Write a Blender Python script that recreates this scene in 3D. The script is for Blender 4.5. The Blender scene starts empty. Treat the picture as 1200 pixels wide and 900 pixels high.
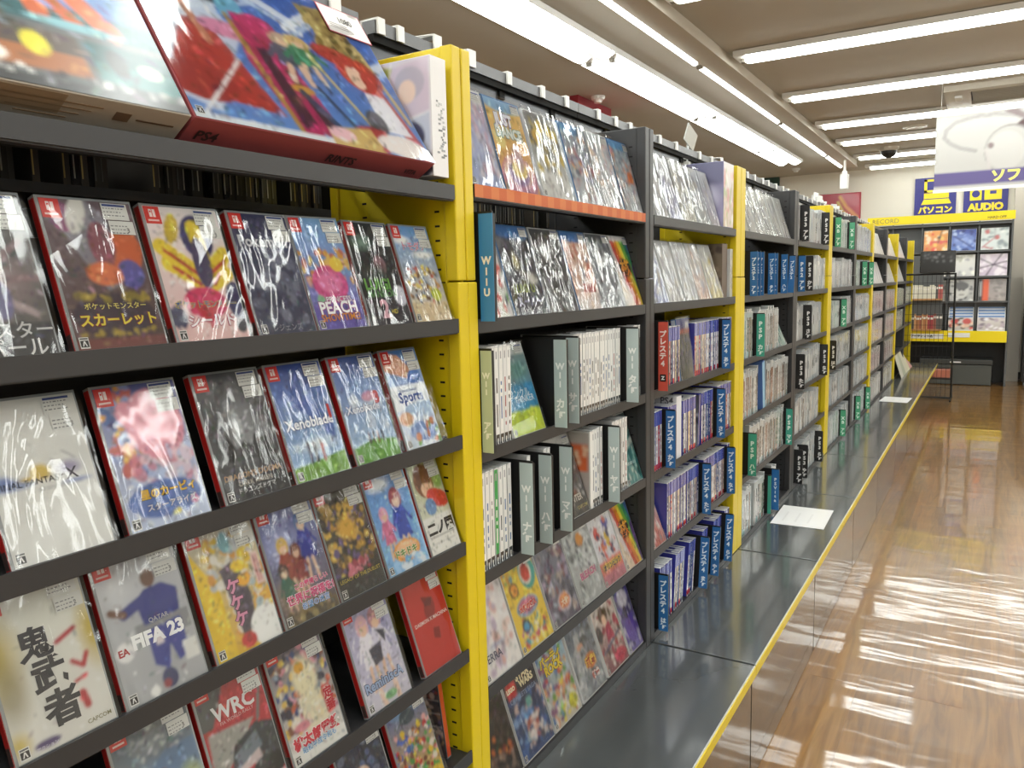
import bpy, math, random
import numpy as np
from mathutils import Matrix, Vector
R = random.Random(7)
SC = bpy.context.scene
COL = SC.collection
FL = 0.345                       # height of the base cabinet tops above the floor
def Z(z): return z + FL

# ---------------------------------------------------------------- camera
yaw, pitch, roll = 0.54516, 0.12536, -0.02319
cy, sy, cp, sp = math.cos(yaw), math.sin(yaw), math.cos(pitch), math.sin(pitch)
fw = Vector((-sy*cp, cy*cp, -sp)); rr = Vector((cy, sy, 0)); uu = rr.cross(fw)
r_ = rr*math.cos(roll) + uu*math.sin(roll); u_ = uu*math.cos(roll) - rr*math.sin(roll)
cam = bpy.data.cameras.new('camera'); camo = bpy.data.objects.new('camera', cam); COL.objects.link(camo)
M = Matrix((r_, u_, -fw)).transposed().to_4x4(); M.translation = Vector((0.7749, 0, Z(1.0128)))
camo.matrix_world = M
cam.sensor_width = 36; cam.lens = 924.34/1200*36; cam.clip_start = .02
SC.camera = camo
# ---------------------------------------------------------------- world, exposure
w = bpy.data.worlds.new('world'); SC.world = w; w.use_nodes = True
w.node_tree.nodes['Background'].inputs[0].default_value = (.9, .93, 1, 1)
w.node_tree.nodes['Background'].inputs[1].default_value = .3
SC.view_settings.view_transform = 'Standard'; SC.view_settings.look = 'None'
SC.view_settings.exposure = 0.18; SC.view_settings.gamma = 1
SC.view_settings.use_curve_mapping = False
LAMP = 13.0                      # luminance of the fluorescent diffusers

# ---------------------------------------------------------------- helpers
def lin(h):
    if isinstance(h, str):
        h = h.lstrip('#'); c = [int(h[i:i+2], 16)/255 for i in (0, 2, 4)]
    else: c = list(h)
    return [x/12.92 if x <= .04045 else ((x+.055)/1.055)**2.4 for x in c]
MATS = {}
def mat(name, col=None, rough=.5, metal=0, coat=0, coatr=.05, spec=.5, emit=None, bump=None, vcol=False, noise=None):
    if name in MATS: return MATS[name]
    m = bpy.data.materials.new(name); m.use_nodes = True; nt = m.node_tree
    b = nt.nodes['Principled BSDF']; b.inputs['Roughness'].default_value = rough
    b.inputs['Metallic'].default_value = metal; b.inputs['Coat Weight'].default_value = coat
    b.inputs['Coat Roughness'].default_value = coatr; b.inputs['Specular IOR Level'].default_value = spec
    if col is not None: b.inputs['Base Color'].default_value = (*lin(col), 1)
    if vcol:
        a = nt.nodes.new('ShaderNodeAttribute'); a.attribute_name = 'Col'
        nt.links.new(a.outputs['Color'], b.inputs['Base Color'])
    if emit:
        b.inputs['Emission Color'].default_value = (*emit[0], 1); b.inputs['Emission Strength'].default_value = emit[1]
    tc = None
    if noise or bump:
        tc = nt.nodes.new('ShaderNodeTexCoord')
    if noise:      # (scale xyz, amount, second colour)
        mp = nt.nodes.new('ShaderNodeMapping'); mp.inputs['Scale'].default_value = noise[0]
        n = nt.nodes.new('ShaderNodeTexNoise'); n.inputs['Scale'].default_value = 1; n.inputs['Detail'].default_value = 5
        nt.links.new(tc.outputs['Object'], mp.inputs[0]); nt.links.new(mp.outputs[0], n.inputs['Vector'])
        mx = nt.nodes.new('ShaderNodeMix'); mx.data_type = 'RGBA'
        mx.inputs[6].default_value = (*lin(col), 1); mx.inputs[7].default_value = (*lin(noise[2]), 1)
        mr = nt.nodes.new('ShaderNodeMapRange'); mr.inputs[1].default_value = .35; mr.inputs[2].default_value = .65
        mr.inputs[4].default_value = noise[1]
        nt.links.new(n.outputs[0], mr.inputs[0]); nt.links.new(mr.outputs[0], mx.inputs[0])
        nt.links.new(mx.outputs[2], b.inputs['Base Color'])
    if bump:       # (scale xyz, strength, distance, detail)
        mp = nt.nodes.new('ShaderNodeMapping'); mp.inputs['Scale'].default_value = bump[0]
        n = nt.nodes.new('ShaderNodeTexNoise'); n.inputs['Scale'].default_value = 1; n.inputs['Detail'].default_value = bump[3]
        bp = nt.nodes.new('ShaderNodeBump'); bp.inputs['Strength'].default_value = bump[1]; bp.inputs['Distance'].default_value = bump[2]
        nt.links.new(tc.outputs['Object'], mp.inputs[0]); nt.links.new(mp.outputs[0], n.inputs['Vector'])
        nt.links.new(n.outputs[0], bp.inputs['Height']); nt.links.new(bp.outputs[0], b.inputs['Normal'])
        if coat: nt.links.new(bp.outputs[0], b.inputs['Coat Normal'])
    MATS[name] = m
    return m

class MB:
    """collects faces with one colour per face, then becomes one mesh"""
    def __init__(s): s.v = []; s.f = []; s.c = []; s.m = []
    def quad(s, a, b, c, d, col=(1, 1, 1), mi=0):
        i = len(s.v); s.v += [tuple(a), tuple(b), tuple(c), tuple(d)]; s.f.append((i, i+1, i+2, i+3)); s.c.append(col); s.m.append(mi)
    def poly(s, pts, col=(1, 1, 1), mi=0):
        i = len(s.v); s.v += [tuple(p) for p in pts]; s.f.append(tuple(range(i, i+len(pts)))); s.c.append(col); s.m.append(mi)
    def box(s, x0, y0, z0, x1, y1, z1, col=(1, 1, 1), mi=0, skew=None, skip=''):
        i = len(s.v)
        P = [(x0, y0, z0), (x1, y0, z0), (x1, y1, z0), (x0, y1, z0), (x0, y0, z1), (x1, y0, z1), (x1, y1, z1), (x0, y1, z1)]
        if skew: P = [skew(*p) for p in P]
        s.v += P
        for f, n in (((0, 3, 2, 1), 'b'), ((4, 5, 6, 7), 't'), ((0, 1, 5, 4), 'f'), ((1, 2, 6, 5), 'r'), ((2, 3, 7, 6), 'k'), ((3, 0, 4, 7), 'l')):
            if n in skip: continue
            s.f.append(tuple(i+k for k in f)); s.c.append(col[n] if isinstance(col, dict) else col); s.m.append(mi)
    def bar(s, p, q, r=.002, n=6, col=(1, 1, 1), mi=0):
        p = Vector(p); q = Vector(q); d = (q-p).normalized()
        a = d.orthogonal().normalized(); b = d.cross(a); i = len(s.v)
        for e in (p, q):
            for k in range(n):
                t = 2*math.pi*k/n; s.v.append(tuple(e + a*(r*math.cos(t)) + b*(r*math.sin(t))))
        for k in range(n):
            s.f.append((i+k, i+(k+1) % n, i+n+(k+1) % n, i+n+k)); s.c.append(col); s.m.append(mi)
        s.f.append(tuple(i+k for k in reversed(range(n)))); s.c.append(col); s.m.append(mi)
        s.f.append(tuple(i+n+k for k in range(n))); s.c.append(col); s.m.append(mi)
    def rev(s, prof, cx, cy, n=16, col=(1, 1, 1), mi=0):
        i = len(s.v)
        for r, z in prof:
            for k in range(n):
                t = 2*math.pi*k/n; s.v.append((cx+r*math.cos(t), cy+r*math.sin(t), z))
        for j in range(len(prof)-1):
            for k in range(n):
                s.f.append((i+j*n+k, i+j*n+(k+1) % n, i+(j+1)*n+(k+1) % n, i+(j+1)*n+k)); s.c.append(col); s.m.append(mi)
    def mesh(s, name, mats):
        me = bpy.data.meshes.new(name); me.from_pydata(s.v, [], s.f)
        for m in (mats if isinstance(mats, (list, tuple)) else [mats]): me.materials.append(m)
        at = me.color_attributes.new('Col', 'FLOAT_COLOR', 'CORNER')
        buf = []
        for f, c in zip(s.f, s.c): buf += [c[0], c[1], c[2], 1.0]*len(f)
        at.data.foreach_set('color', buf)
        me.polygons.foreach_set('material_index', s.m); me.update()
        return me
    def build(s, name, mats, parent=None, loc=None, bevel=0):
        o = ob(name, s.mesh(name, mats), parent, loc)
        if bevel:
            md = o.modifiers.new('bevel', 'BEVEL'); md.width = bevel; md.segments = 2; md.limit_method = 'ANGLE'
        return o
def ob(name, me, parent=None, loc=None):
    o = bpy.data.objects.new(name, me); COL.objects.link(o)
    if parent: o.parent = parent
    if loc is not None: o.location = loc
    return o
def tag(o, label=None, cat=None, group=None, kind=None):
    if label: o['label'] = label
    if cat: o['category'] = cat
    if group: o['group'] = group
    if kind: o['kind'] = kind
    return o
def thing(name, label, cat, loc=(0, 0, 0), group=None, rot=None):
    o = ob(name, None, None, loc)
    if rot: o.rotation_euler = rot
    return tag(o, label, cat, group)
TXT = {}
def text_mesh(s, bold=0, space=1.0, line=1.0):
    k = (s, bold, space, line)
    if k in TXT: return TXT[k]
    c = bpy.data.curves.new('t', 'FONT'); c.body = s; c.resolution_u = 2; c.offset = bold
    c.align_x = 'CENTER'; c.align_y = 'CENTER'; c.space_character = space; c.space_line = line
    o = bpy.data.objects.new('t', c); COL.objects.link(o)
    d = bpy.context.evaluated_depsgraph_get()
    me = bpy.data.meshes.new_from_object(o.evaluated_get(d)); bpy.data.objects.remove(o)
    n = len(me.vertices)
    if n:
        a = np.zeros(n*3); me.vertices.foreach_get('co', a); a = a.reshape(-1, 3)
        lo, hi = a.min(0), a.max(0); a -= (lo+hi)/2; me.vertices.foreach_set('co', a.ravel())
        TXT[k] = (me, hi[0]-lo[0], hi[1]-lo[1])
    else: TXT[k] = (me, 1, 1)
    return TXT[k]
def lettering(parent, s, x, z, width, col, y=-.0012, bold=0, vertical=False, tilt=0, maxh=None, rough=.4, name='lettering', line=1.0, emit=None):
    """flat letters on the local x-z face of the parent, centred on x, z and scaled to the width (or height if vertical)"""
    body = '\n'.join(s) if vertical else s
    me, tw, th = text_mesh(body, bold, 1.0, line)
    sc = width/(th if vertical else tw)
    if maxh and (tw if vertical else th)*sc > maxh: sc = maxh/(tw if vertical else th)
    me2 = me.copy(); me2.materials.clear(); me2.materials.append(mat('ink_'+col, col, rough, coat=.3))
    o = ob(name, me2, parent, (x, y, z)); o.rotation_euler = (math.pi/2, tilt, 0); o.scale = (sc, sc, sc)
    return o

# ---------------------------------------------------------------- materials
dark = mat('charcoal_steel', '#363638', .42, .15, spec=.5)
dark_in = mat('dark_steel_inside', '#262628', .5, .1)
railm = mat('grey_rail_steel', '#6d6e70', .38, .4)
panelm = mat('grey_back_sheet', '#55575b', .28, .6)
yellow = mat('yellow_steel', '#d6bd10', .38, spec=.5)
slotm = mat('slot_black', '#0b0b0b', .9)
counterm = mat('counter_grey', '#5e6162', .2, .45, coat=.5, coatr=.08, noise=((3, 1.2, 1), .6, '#757a7c'), bump=((60, 60, 60), .03, .001, 2))
panel_brown = mat('gloss_brown_panel', '#53483c', .14, 0, coat=.4, coatr=.05, noise=((6, 2, 8), .5, '#463c31'), bump=((3, 9, 14), .10, .01, 2))
white = mat('white_plastic', '#e9e9e6', .35)
metalw = mat('cream_metal', '#c9c2b4', .4, .1)
black = mat('black_plastic', '#151516', .45)
printm = mat('print', None, .32, vcol=True, coat=.35, coatr=.12)
casem = mat('case_plastic', None, .16, vcol=True, coat=.8, coatr=.06, bump=((70, 70, 70), .25, .002, 3))
cleargrey = mat('clear_case_plastic', '#a9aeb0', .12, coat=1, coatr=.05)
orange = mat('orange_tape', None, .5, vcol=True)
# crinkled clear wrap
def wrap_mat(dist=.0075):
    m = bpy.data.materials.new('clear_wrap'); m.use_nodes = True; nt = m.node_tree; nt.nodes.clear()
    out = nt.nodes.new('ShaderNodeOutputMaterial'); mx = nt.nodes.new('ShaderNodeMixShader')
    tr = nt.nodes.new('ShaderNodeBsdfTransparent'); gl = nt.nodes.new('ShaderNodeBsdfGlossy')
    gl.inputs['Roughness'].default_value = .08
    fr = nt.nodes.new('ShaderNodeFresnel'); fr.inputs['IOR'].default_value = 1.6
    tc = nt.nodes.new('ShaderNodeTexCoord'); oi = nt.nodes.new('ShaderNodeObjectInfo')
    ad = nt.nodes.new('ShaderNodeVectorMath'); ad.operation = 'ADD'
    sc = nt.nodes.new('ShaderNodeVectorMath'); sc.operation = 'SCALE'; sc.inputs[3].default_value = 37
    cb = nt.nodes.new('ShaderNodeCombineXYZ')
    for i in range(3): nt.links.new(oi.outputs['Random'], cb.inputs[i])
    nt.links.new(cb.outputs[0], sc.inputs[0]); nt.links.new(tc.outputs['Object'], ad.inputs[0]); nt.links.new(sc.outputs[0], ad.inputs[1])
    n1 = nt.nodes.new('ShaderNodeTexNoise'); n1.inputs['Scale'].default_value = 12; n1.inputs['Detail'].default_value = 2; n1.inputs['Distortion'].default_value = 1.2
    vo = nt.nodes.new('ShaderNodeTexVoronoi'); vo.feature = 'DISTANCE_TO_EDGE'; vo.inputs['Scale'].default_value = 8
    mv = nt.nodes.new('ShaderNodeMath'); mv.operation = 'MINIMUM'; mv.inputs[1].default_value = .08
    mm = nt.nodes.new('ShaderNodeMath'); mm.operation = 'MULTIPLY_ADD'; mm.inputs[1].default_value = 2.2
    bp = nt.nodes.new('ShaderNodeBump'); bp.inputs['Strength'].default_value = .55; bp.inputs['Distance'].default_value = dist
    mpw = nt.nodes.new('ShaderNodeMapping'); mpw.inputs['Scale'].default_value = (1.25, 1, .42)
    rc = nt.nodes.new('ShaderNodeCombineXYZ'); rm = nt.nodes.new('ShaderNodeMapRange'); rm.inputs[3].default_value = -1.0; rm.inputs[4].default_value = .9
    nt.links.new(oi.outputs['Random'], rm.inputs[0]); nt.links.new(rm.outputs[0], rc.inputs[1]); nt.links.new(rc.outputs[0], mpw.inputs['Rotation'])
    nt.links.new(ad.outputs[0], mpw.inputs[0])
    nt.links.new(mpw.outputs[0], n1.inputs['Vector']); nt.links.new(mpw.outputs[0], vo.inputs['Vector'])
    nt.links.new(vo.outputs[0], mv.inputs[0]); nt.links.new(mv.outputs[0], mm.inputs[0]); nt.links.new(n1.outputs[0], mm.inputs[2])
    nt.links.new(mm.outputs[0], bp.inputs['Height'])
    nt.links.new(bp.outputs[0], gl.inputs['Normal']); nt.links.new(bp.outputs[0], fr.inputs['Normal'])
    nt.links.new(fr.outputs[0], mx.inputs[0]); nt.links.new(tr.outputs[0], mx.inputs[1]); nt.links.new(gl.outputs[0], mx.inputs[2])
    nt.links.new(mx.outputs[0], out.inputs[0])
    return m
wrapm = wrap_mat(); wrap_flat = wrap_mat(.0012)
def diffuser_mat(name, s, c=(.955, 1, .965)):
    return mat(name, '#ffffff', .4, emit=(c, s))
lamp = diffuser_mat('lamp_glow', LAMP)

# ---------------------------------------------------------------- room
NUM = ['first', 'second', 'third', 'fourth', 'fifth', 'sixth', 'seventh', 'eighth', 'ninth', 'tenth', 'eleventh', 'twelfth', 'thirteenth', 'fourteenth', 'fifteenth', 'sixteenth', 'seventeenth', 'eighteenth', 'nineteenth', 'twentieth'] + ['twenty-'+q for q in ('first', 'second', 'third', 'fourth', 'fifth', 'sixth', 'seventh', 'eighth', 'ninth')] + ['thirtieth'] + ['thirty-'+q for q in ('first', 'second', 'third', 'fourth', 'fifth', 'sixth', 'seventh', 'eighth', 'ninth')] + ['fortieth'] + ['forty-'+q for q in ('first', 'second', 'third', 'fourth', 'fifth', 'sixth', 'seventh', 'eighth', 'ninth')] + ['fiftieth']
def struct(name, mb, m, parent=None, loc=None):
    o = mb.build(name, m, parent, loc)
    if not parent: o['kind'] = 'structure'
    return o
XL, XR, Y0, Y1, CZ = -4.5, 6.0, -4.0, 12.0, Z(2.46)
ceilm = mat('ceiling_board', '#c3beb2', .9, noise=((1.3, 1.3, 1), .5, '#bab4a7'), bump=((220, 220, 220), .15, .002, 2))
wallm = mat('cream_wall', '#e9e3d6', .8, bump=((150, 150, 150), .1, .001, 2))
b = MB(); b.box(XL, Y0, CZ, XR, Y1, CZ+.1); struct('ceiling', b, ceilm)
b = MB(); b.box(XL-.1, Y1, 0, XR+.1, Y1+.1, CZ+.1); struct('wall_back', b, wallm)
b = MB(); b.box(XL-.1, Y0-.1, 0, XR+.1, Y0, CZ+.1); struct('wall_front', b, wallm)
b = MB(); b.box(XL-.1, Y0, 0, XL, Y1, CZ+.1); struct('wall_left', b, wallm)
b = MB(); b.box(XR, Y0, 0, XR+.1, Y1, CZ+.1); struct('wall_right', b, wallm)
b = MB(); b.box(.98, Y1-.28, 0, 1.115, Y1, CZ); struct('trim_1', b, mat('grey_pillar', '#b7b1a6', .6))
b = MB(); b.box(XL, Y1-.012, 0, XR, Y1, .09); struct('baseboard_back', b, black)
# floor: waxed wood planks
def floor_mat():
    m = bpy.data.materials.new('waxed_wood'); m.use_nodes = True; nt = m.node_tree; b = nt.nodes['Principled BSDF']
    b.inputs['Roughness'].default_value = .28; b.inputs['Coat Weight'].default_value = 1; b.inputs['Coat Roughness'].default_value = .07; b.inputs['Coat IOR'].default_value = 1.5
    g = nt.nodes.new('ShaderNodeNewGeometry'); oi = nt.nodes.new('ShaderNodeObjectInfo')
    mp = nt.nodes.new('ShaderNodeMapping'); mp.inputs['Scale'].default_value = (26, 2.2, 1)
    ad = nt.nodes.new('ShaderNodeVectorMath'); ad.operation = 'ADD'
    sc = nt.nodes.new('ShaderNodeMath'); sc.operation = 'MULTIPLY'; sc.inputs[1].default_value = 31
    nt.links.new(oi.outputs['Random'], sc.inputs[0]); nt.links.new(g.outputs['Position'], ad.inputs[0]); nt.links.new(sc.outputs[0], ad.inputs[1])
    nt.links.new(ad.outputs[0], mp.inputs[0])
    n = nt.nodes.new('ShaderNodeTexNoise'); n.inputs['Scale'].default_value = 1; n.inputs['Detail'].default_value = 6; n.inputs['Distortion'].default_value = 1.4
    nt.links.new(mp.outputs[0], n.inputs['Vector'])
    cr = nt.nodes.new('ShaderNodeValToRGB'); e = cr.color_ramp.elements
    e[0].position = .3; e[0].color = (*lin('#6b4717'), 1); e[1].position = .7; e[1].color = (*lin('#94692f'), 1)
    nt.links.new(n.outputs[0], cr.inputs[0])
    hs = nt.nodes.new('ShaderNodeHueSaturation'); mr = nt.nodes.new('ShaderNodeMapRange'); mr.inputs[3].default_value = .86; mr.inputs[4].default_value = 1.12
    nt.links.new(oi.outputs['Random'], mr.inputs[0]); nt.links.new(mr.outputs[0], hs.inputs['Value']); nt.links.new(cr.outputs[0], hs.inputs['Color'])
    nt.links.new(hs.outputs[0], b.inputs['Base Color'])
    mp2 = nt.nodes.new('ShaderNodeMapping'); mp2.inputs['Scale'].default_value = (1.0, 3.6, 1)
    n2 = nt.nodes.new('ShaderNodeTexNoise'); n2.inputs['Scale'].default_value = 1.3; n2.inputs['Detail'].default_value = 2.5
    nt.links.new(g.outputs['Position'], mp2.inputs[0]); nt.links.new(mp2.outputs[0], n2.inputs['Vector'])
    bp = nt.nodes.new('ShaderNodeBump'); bp.inputs['Strength'].default_value = .5; bp.inputs['Distance'].default_value = .009
    nt.links.new(n2.outputs[0], bp.inputs['Height']); nt.links.new(bp.outputs[0], b.inputs['Coat Normal'])
    return m
floorm = floor_mat()
b = MB(); b.box(XL, Y0, -.1, XR, Y1, -.0015); flo = struct('floor', b, floorm)
pw, pl = .152, .91
b = MB(); b.box(.0004, .0004, -.0015, pw-.0004, pl-.0004, 0); pm = b.mesh('plank', floorm)
for i in range(14):
    off = R.choice([0, .3, .6])
    for j in range(12):
        y = .6 + j*pl + off
        if y+pl > 11.9: continue
        ob('plank', pm, flo, (.30+i*pw, y, 0))

# ---------------------------------------------------------------- ceiling lamps
def long_lamp(nm, label, x, y, z, w_, l, along, group, gap=None):
    t = thing(nm, label, 'ceiling light', (x, y, z), group)
    hb = MB(); 
    if along == 'y': hb.box(-w_/2-.008, 0, -.006, w_/2+.008, l, .03)
    else: hb.box(0, -w_/2-.008, -.006, l, w_/2+.008, .03)
    hb.build('housing', white, t)
    strips = [(-w_/2, w_/2)] if not gap else [(-w_/2, -gap/2), (gap/2, w_/2)]
    for a, c in strips:
        d = MB(); n = 7
        pr = [(a+(c-a)*k/n, -.008-.028*math.sin(math.pi*k/n)) for k in range(n+1)]
        e0, e1 = .07, l-.07
        for k in range(n):
            (p0, h0), (p1, h1) = pr[k], pr[k+1]
            if along == 'y': d.quad((p0, e0, h0), (p0, e1, h0), (p1, e1, h1), (p1, e0, h1))
            else: d.quad((e0, p0, h0), (e0, p1, h1), (e1, p1, h1), (e1, p0, h0))
        for e in (e0, e1):
            d.poly([((p, e, h) if along == 'y' else (e, p, h)) for p, h in pr])
        d.build('tube', lamp, t)
        for e in (.045, l-.045):
            s_ = MB(); m_ = (a+c)/2
            if along == 'y': s_.box(m_-.02, e-.012, -.03, m_+.02, e+.012, -.006)
            else: s_.box(e-.012, m_-.02, -.03, e+.012, m_+.02, -.006)
            s_.build('socket', mat('socket_grey', '#857f74', .5), t)
    return t
zl = Z(2.425)
segs = [(-3.87, -1.71), (-1.71, .45), (.45, 2.61), (2.61, 4.77), (4.77, 6.93), (6.93, 9.09), (9.09, 10.37)]
ordn = ['first', 'second', 'third', 'fourth', 'fifth', 'sixth', 'seventh', 'eighth', 'ninth', 'tenth', 'eleventh', 'twelfth']
for i, (a, c) in enumerate(reversed(segs)):
    long_lamp('twin_tube_light', f'twin-tube ceiling light over the shelves, {ordn[i]} from the far end of its row', -1.425, a, zl, .29, c-a, 'y', 'twin tube lights over the shelving', .035)
segs = [(-1.7, .6), (.6, 2.9), (2.9, 5.2), (5.2, 7.5), (7.5, 9.8), (9.8, 10.95)]
for i, (a, c) in enumerate(reversed(segs)):
    long_lamp('single_tube_light', f'narrow single-tube light beside the ceiling channel, {ordn[i]} from its far end', -.915, a, Z(2.41), .05, c-a, 'y', 'single tube lights along the channel')
for i, y in enumerate([11.46, 10.45, 9.22, 8.08, 6.72, 5.33, 4.0, 2.67, 1.34, 0.0, -1.34, -2.7]):
    long_lamp('cross_light', f'white light strip running across the ceiling, {ordn[i]} from the back wall', -.70, y, zl, .17 if i > 1 else .12, 6.2, 'x', 'light strips across the ceiling')
b = MB(); b.box(-.885, -3.9, Z(2.385), -.745, 11.0, Z(2.46)); b.box(-.745, -3.9, Z(2.385), -.735, 11.0, Z(2.40)); struct('trim_2', b, metalw)
# other fittings on the ceiling
def detector(x, y, label):
    b = MB(); b.rev([(0.001, -.055), (.028, -.05), (.034, -.03), (.05, -.024), (.055, -.008), (.055, 0)], 0, 0)
    tag(b.build('smoke_detector', white, None, (x, y, CZ)), label, 'smoke detector')
detector(-1.93, 5.86, 'round white smoke detector on the ceiling beside the red sign')
detector(-1.52, 11.2, 'round white smoke detector near the far end of the twin lights')
t = thing('dome_camera', 'small black dome camera hanging from the ceiling between light strips', 'camera', (-.285, 10.1, CZ))
b = MB(); b.rev([(.10, 0), (.10, -.03), (.085, -.045)], 0, 0); b.build('mount_ring', metalw, t)
b = MB(); b.rev([(.085, -.045), (.08, -.075), (.055, -.105), (.02, -.12), (.001, -.122)], 0, 0); b.build('dome', black, t)
b = MB(); b.rev([(.11, 0), (.105, -.012), (.07, -.016), (.03, -.01), (.001, -.008)], 0, 0, 20)
tag(b.build('ceiling_vent', metalw, None, (.068, 8.9, CZ)), 'round ceiling vent behind the hanging banner', 'vent')
t = thing('sensor_box', 'white box hanging on a short pole from the ceiling channel', 'device', (-.775, 10.28, Z(2.0)))
b = MB(); b.box(-.012, -.012, .26, .012, .012, .40); b.build('pole', white, t)
b = MB(); b.box(-.045, -.03, .05, .045, .03, .22); b.box(-.025, -.02, .22, .025, .02, .26); b.build('box_body', white, t, bevel=.006)
t = thing('air_conditioner', 'beige ceiling cassette air conditioner with dark louvres', 'air conditioner', (.39, 7.2, CZ))
b = MB()
for q in ((0, 0, 1.3, .1), (0, .63, 1.3, .73), (0, .1, .18, .63), (1.2, .1, 1.3, .63)): b.box(q[0], q[1], -.045, q[2], q[3], 0)
b.build('frame', metalw, t)
b = MB(); b.box(.18, .1, -.015, 1.2, .63, 0); b.build('inner_box', black, t)
for k in range(9):
    b = MB(); b.box(.19, .125+k*.055, -.036, 1.19, .135+k*.055, -.018); b.build('louvre', metalw, t)
b = MB(); b.box(.07, .2, -.06, .12, .36, -.045); b.build('catch', white, t)

# ---------------------------------------------------------------- shelving
POST = [(.178, .236), (1.11, 1.168), (1.966, 2.028), (2.825, 2.945), (3.785, 3.875), (4.69, 4.80), (5.655, 5.745),
        (6.565, 6.655), (7.495, 7.58), (8.42, 8.50), (9.35, 9.43), (10.24, 10.32)]
ROWS = [1.188, .953, .716, .486, .26, .02]
ROWS1 = [1.18, .957, .755, .563, .363, .168, -.02+.03]
TOP = 1.407
BACKX = -.265
def side_panel(parent, y0, y1, inner, m, slots):
    """inner = -1: the face looks to -Y (right-hand end of a bay), +1: to +Y"""
    b = MB(); t0 = .003 if slots else .003
    # rolled front flange and a recessed sheet behind it
    b.box(-.026, y0, Z(0.002), 0, y1, Z(1.019)); b.box(-.026, y0+.001, Z(1.0215), -.0012, y1-.002, Z(TOP))
    ys = (y0+.004, y0+.012) if inner < 0 else (y1-.012, y1-.004)
    b.box(BACKX, ys[0], Z(0.002), -.026, ys[1], Z(TOP))
    b.box(BACKX-.02, y0, Z(0.002), BACKX, y1, Z(TOP))
    o = b.build('side_panel', m, parent, bevel=.0025)
    if slots:
        b = MB(); yf = ys[0]-.0004
        for xs in (-.043, -.205):
            z = .035
            while z < TOP-.03:
                if abs(z-1.02) > .012: b.box(xs-.005, yf, Z(z), xs+.005, yf+.001, Z(z+.0035))
                z += .0245
        b.box(BACKX, yf, Z(1.018), -.03, yf+.001, Z(1.020))
        s = b.build('slot', slotm, o); s['kind'] = 'stuff'
    return o
def shelf(parent, y0, y1, z, depth, m, tilt=0, taped=False):
    b = MB(); k = tilt
    f = lambda x, y, zz: (x, y, zz + k*(-x))
    b.box(-depth, y0, Z(z-.012), -.004, y1, Z(z-.008), skew=f)
    b.box(-.0045, y0, Z(max(z-.024, .001)), -.001, y1, Z(z))
    if z > .1: b.box(-depth, y0, Z(z-.03), -depth+.003, y1, Z(z-.008), skew=f)
    if z > .1: b.box(-.02, y0, Z(z-.026), -.0045, y1, Z(z-.023))
    o = b.build('shelf', m, parent)
    if taped:
        b = MB(); n = 30; 
        for i in range(n):
            a = y0+(y1-y0)*i/n; c = y0+(y1-y0)*(i+1)/n
            b.box(-.001, a, Z(z-.022), -.0002, c, Z(z), lin('#bc5614') if i % 2 else lin('#c66c2c'))
        b.build('orange_tape', orange, o)
    return o
bays = []
for i in range(1, 12):
    y0, y1 = POST[i-1][1], POST[i][0]
    w0 = POST[i-1]; w1 = POST[i]
    yl = (w0[0]+w0[1])/2; yr = (w1[0]+w1[1])/2
    cl = yellow if (i-1) % 2 else dark; crr = yellow if i % 2 else dark
    lab = {1: 'nearest shelving bay, cases with red spines face out on its shelves',
           2: 'shelving bay with orange tape on its top shelf edge',
           3: 'shelving bay of blue-topped cases between the grey and yellow posts',
           4: 'shelving bay with blue dividers on its second shelf, behind second yellow post'}.get(i, f'grey and yellow shelving bay, {ordn[i-1]} from the camera along the aisle')
    t = thing('shelving_bay', lab, 'shelf', (0, 0, 0), 'bays of the long shelving run')
    side_panel(t, yl, w0[1], 1, cl, False); side_panel(t, w1[0], yr, -1, crr, i < 9)
    rows = ROWS1 if i == 1 else ROWS
    for k, z in enumerate(rows):
        if k == 0: shelf(t, y0+.001, y1-.001, z, .20, dark, .17, i == 2)
        else: shelf(t, y0+.001, y1-.001, z, .25, dark)
    b = MB(); b.box(BACKX-.004, y0, Z(.002), BACKX, y1, Z(1.10)); b.box(BACKX-.012, y0, Z(1.085), BACKX+.012, y1, Z(1.11)); b.build('back_panel', dark_in, t)
    bays.append(t)
# upper back sheets with the grey rail on top
ue = [(-.9, 1.20), (1.245, 2.136), (2.139, 3.238), (3.241, 4.34), (4.343, 5.44), (5.443, 6.54), (6.543, 7.64), (7.643, 8.74), (8.743, 9.84), (9.843, 10.33)]
for i, (a, c) in enumerate(ue):
    t = thing('backboard', f'dark sheet with grey top rail above the shelving, {ordn[i]} from the camera', 'panel', (0, 0, 0), 'backboards with a rail on top of the shelving')
    RX = -.292; b = MB(); b.box(RX-.004, a, Z(1.285), RX, c, Z(1.505)); b.build('sheet', panelm, t)
    b = MB(); b.box(RX-.012, a, Z(1.505), RX+.018, c, Z(1.53)); b.build('top_rail', railm, t)
    b = MB(); b.box(RX, a, Z(1.49), RX+.014, c, Z(1.505))
    for q in (.2, .55, .85): b.box(RX, a+(c-a)*q-.012, Z(1.47), RX+.006, a+(c-a)*q+.012, Z(1.49))
    b.build('bracket', slotm, t)
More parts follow.
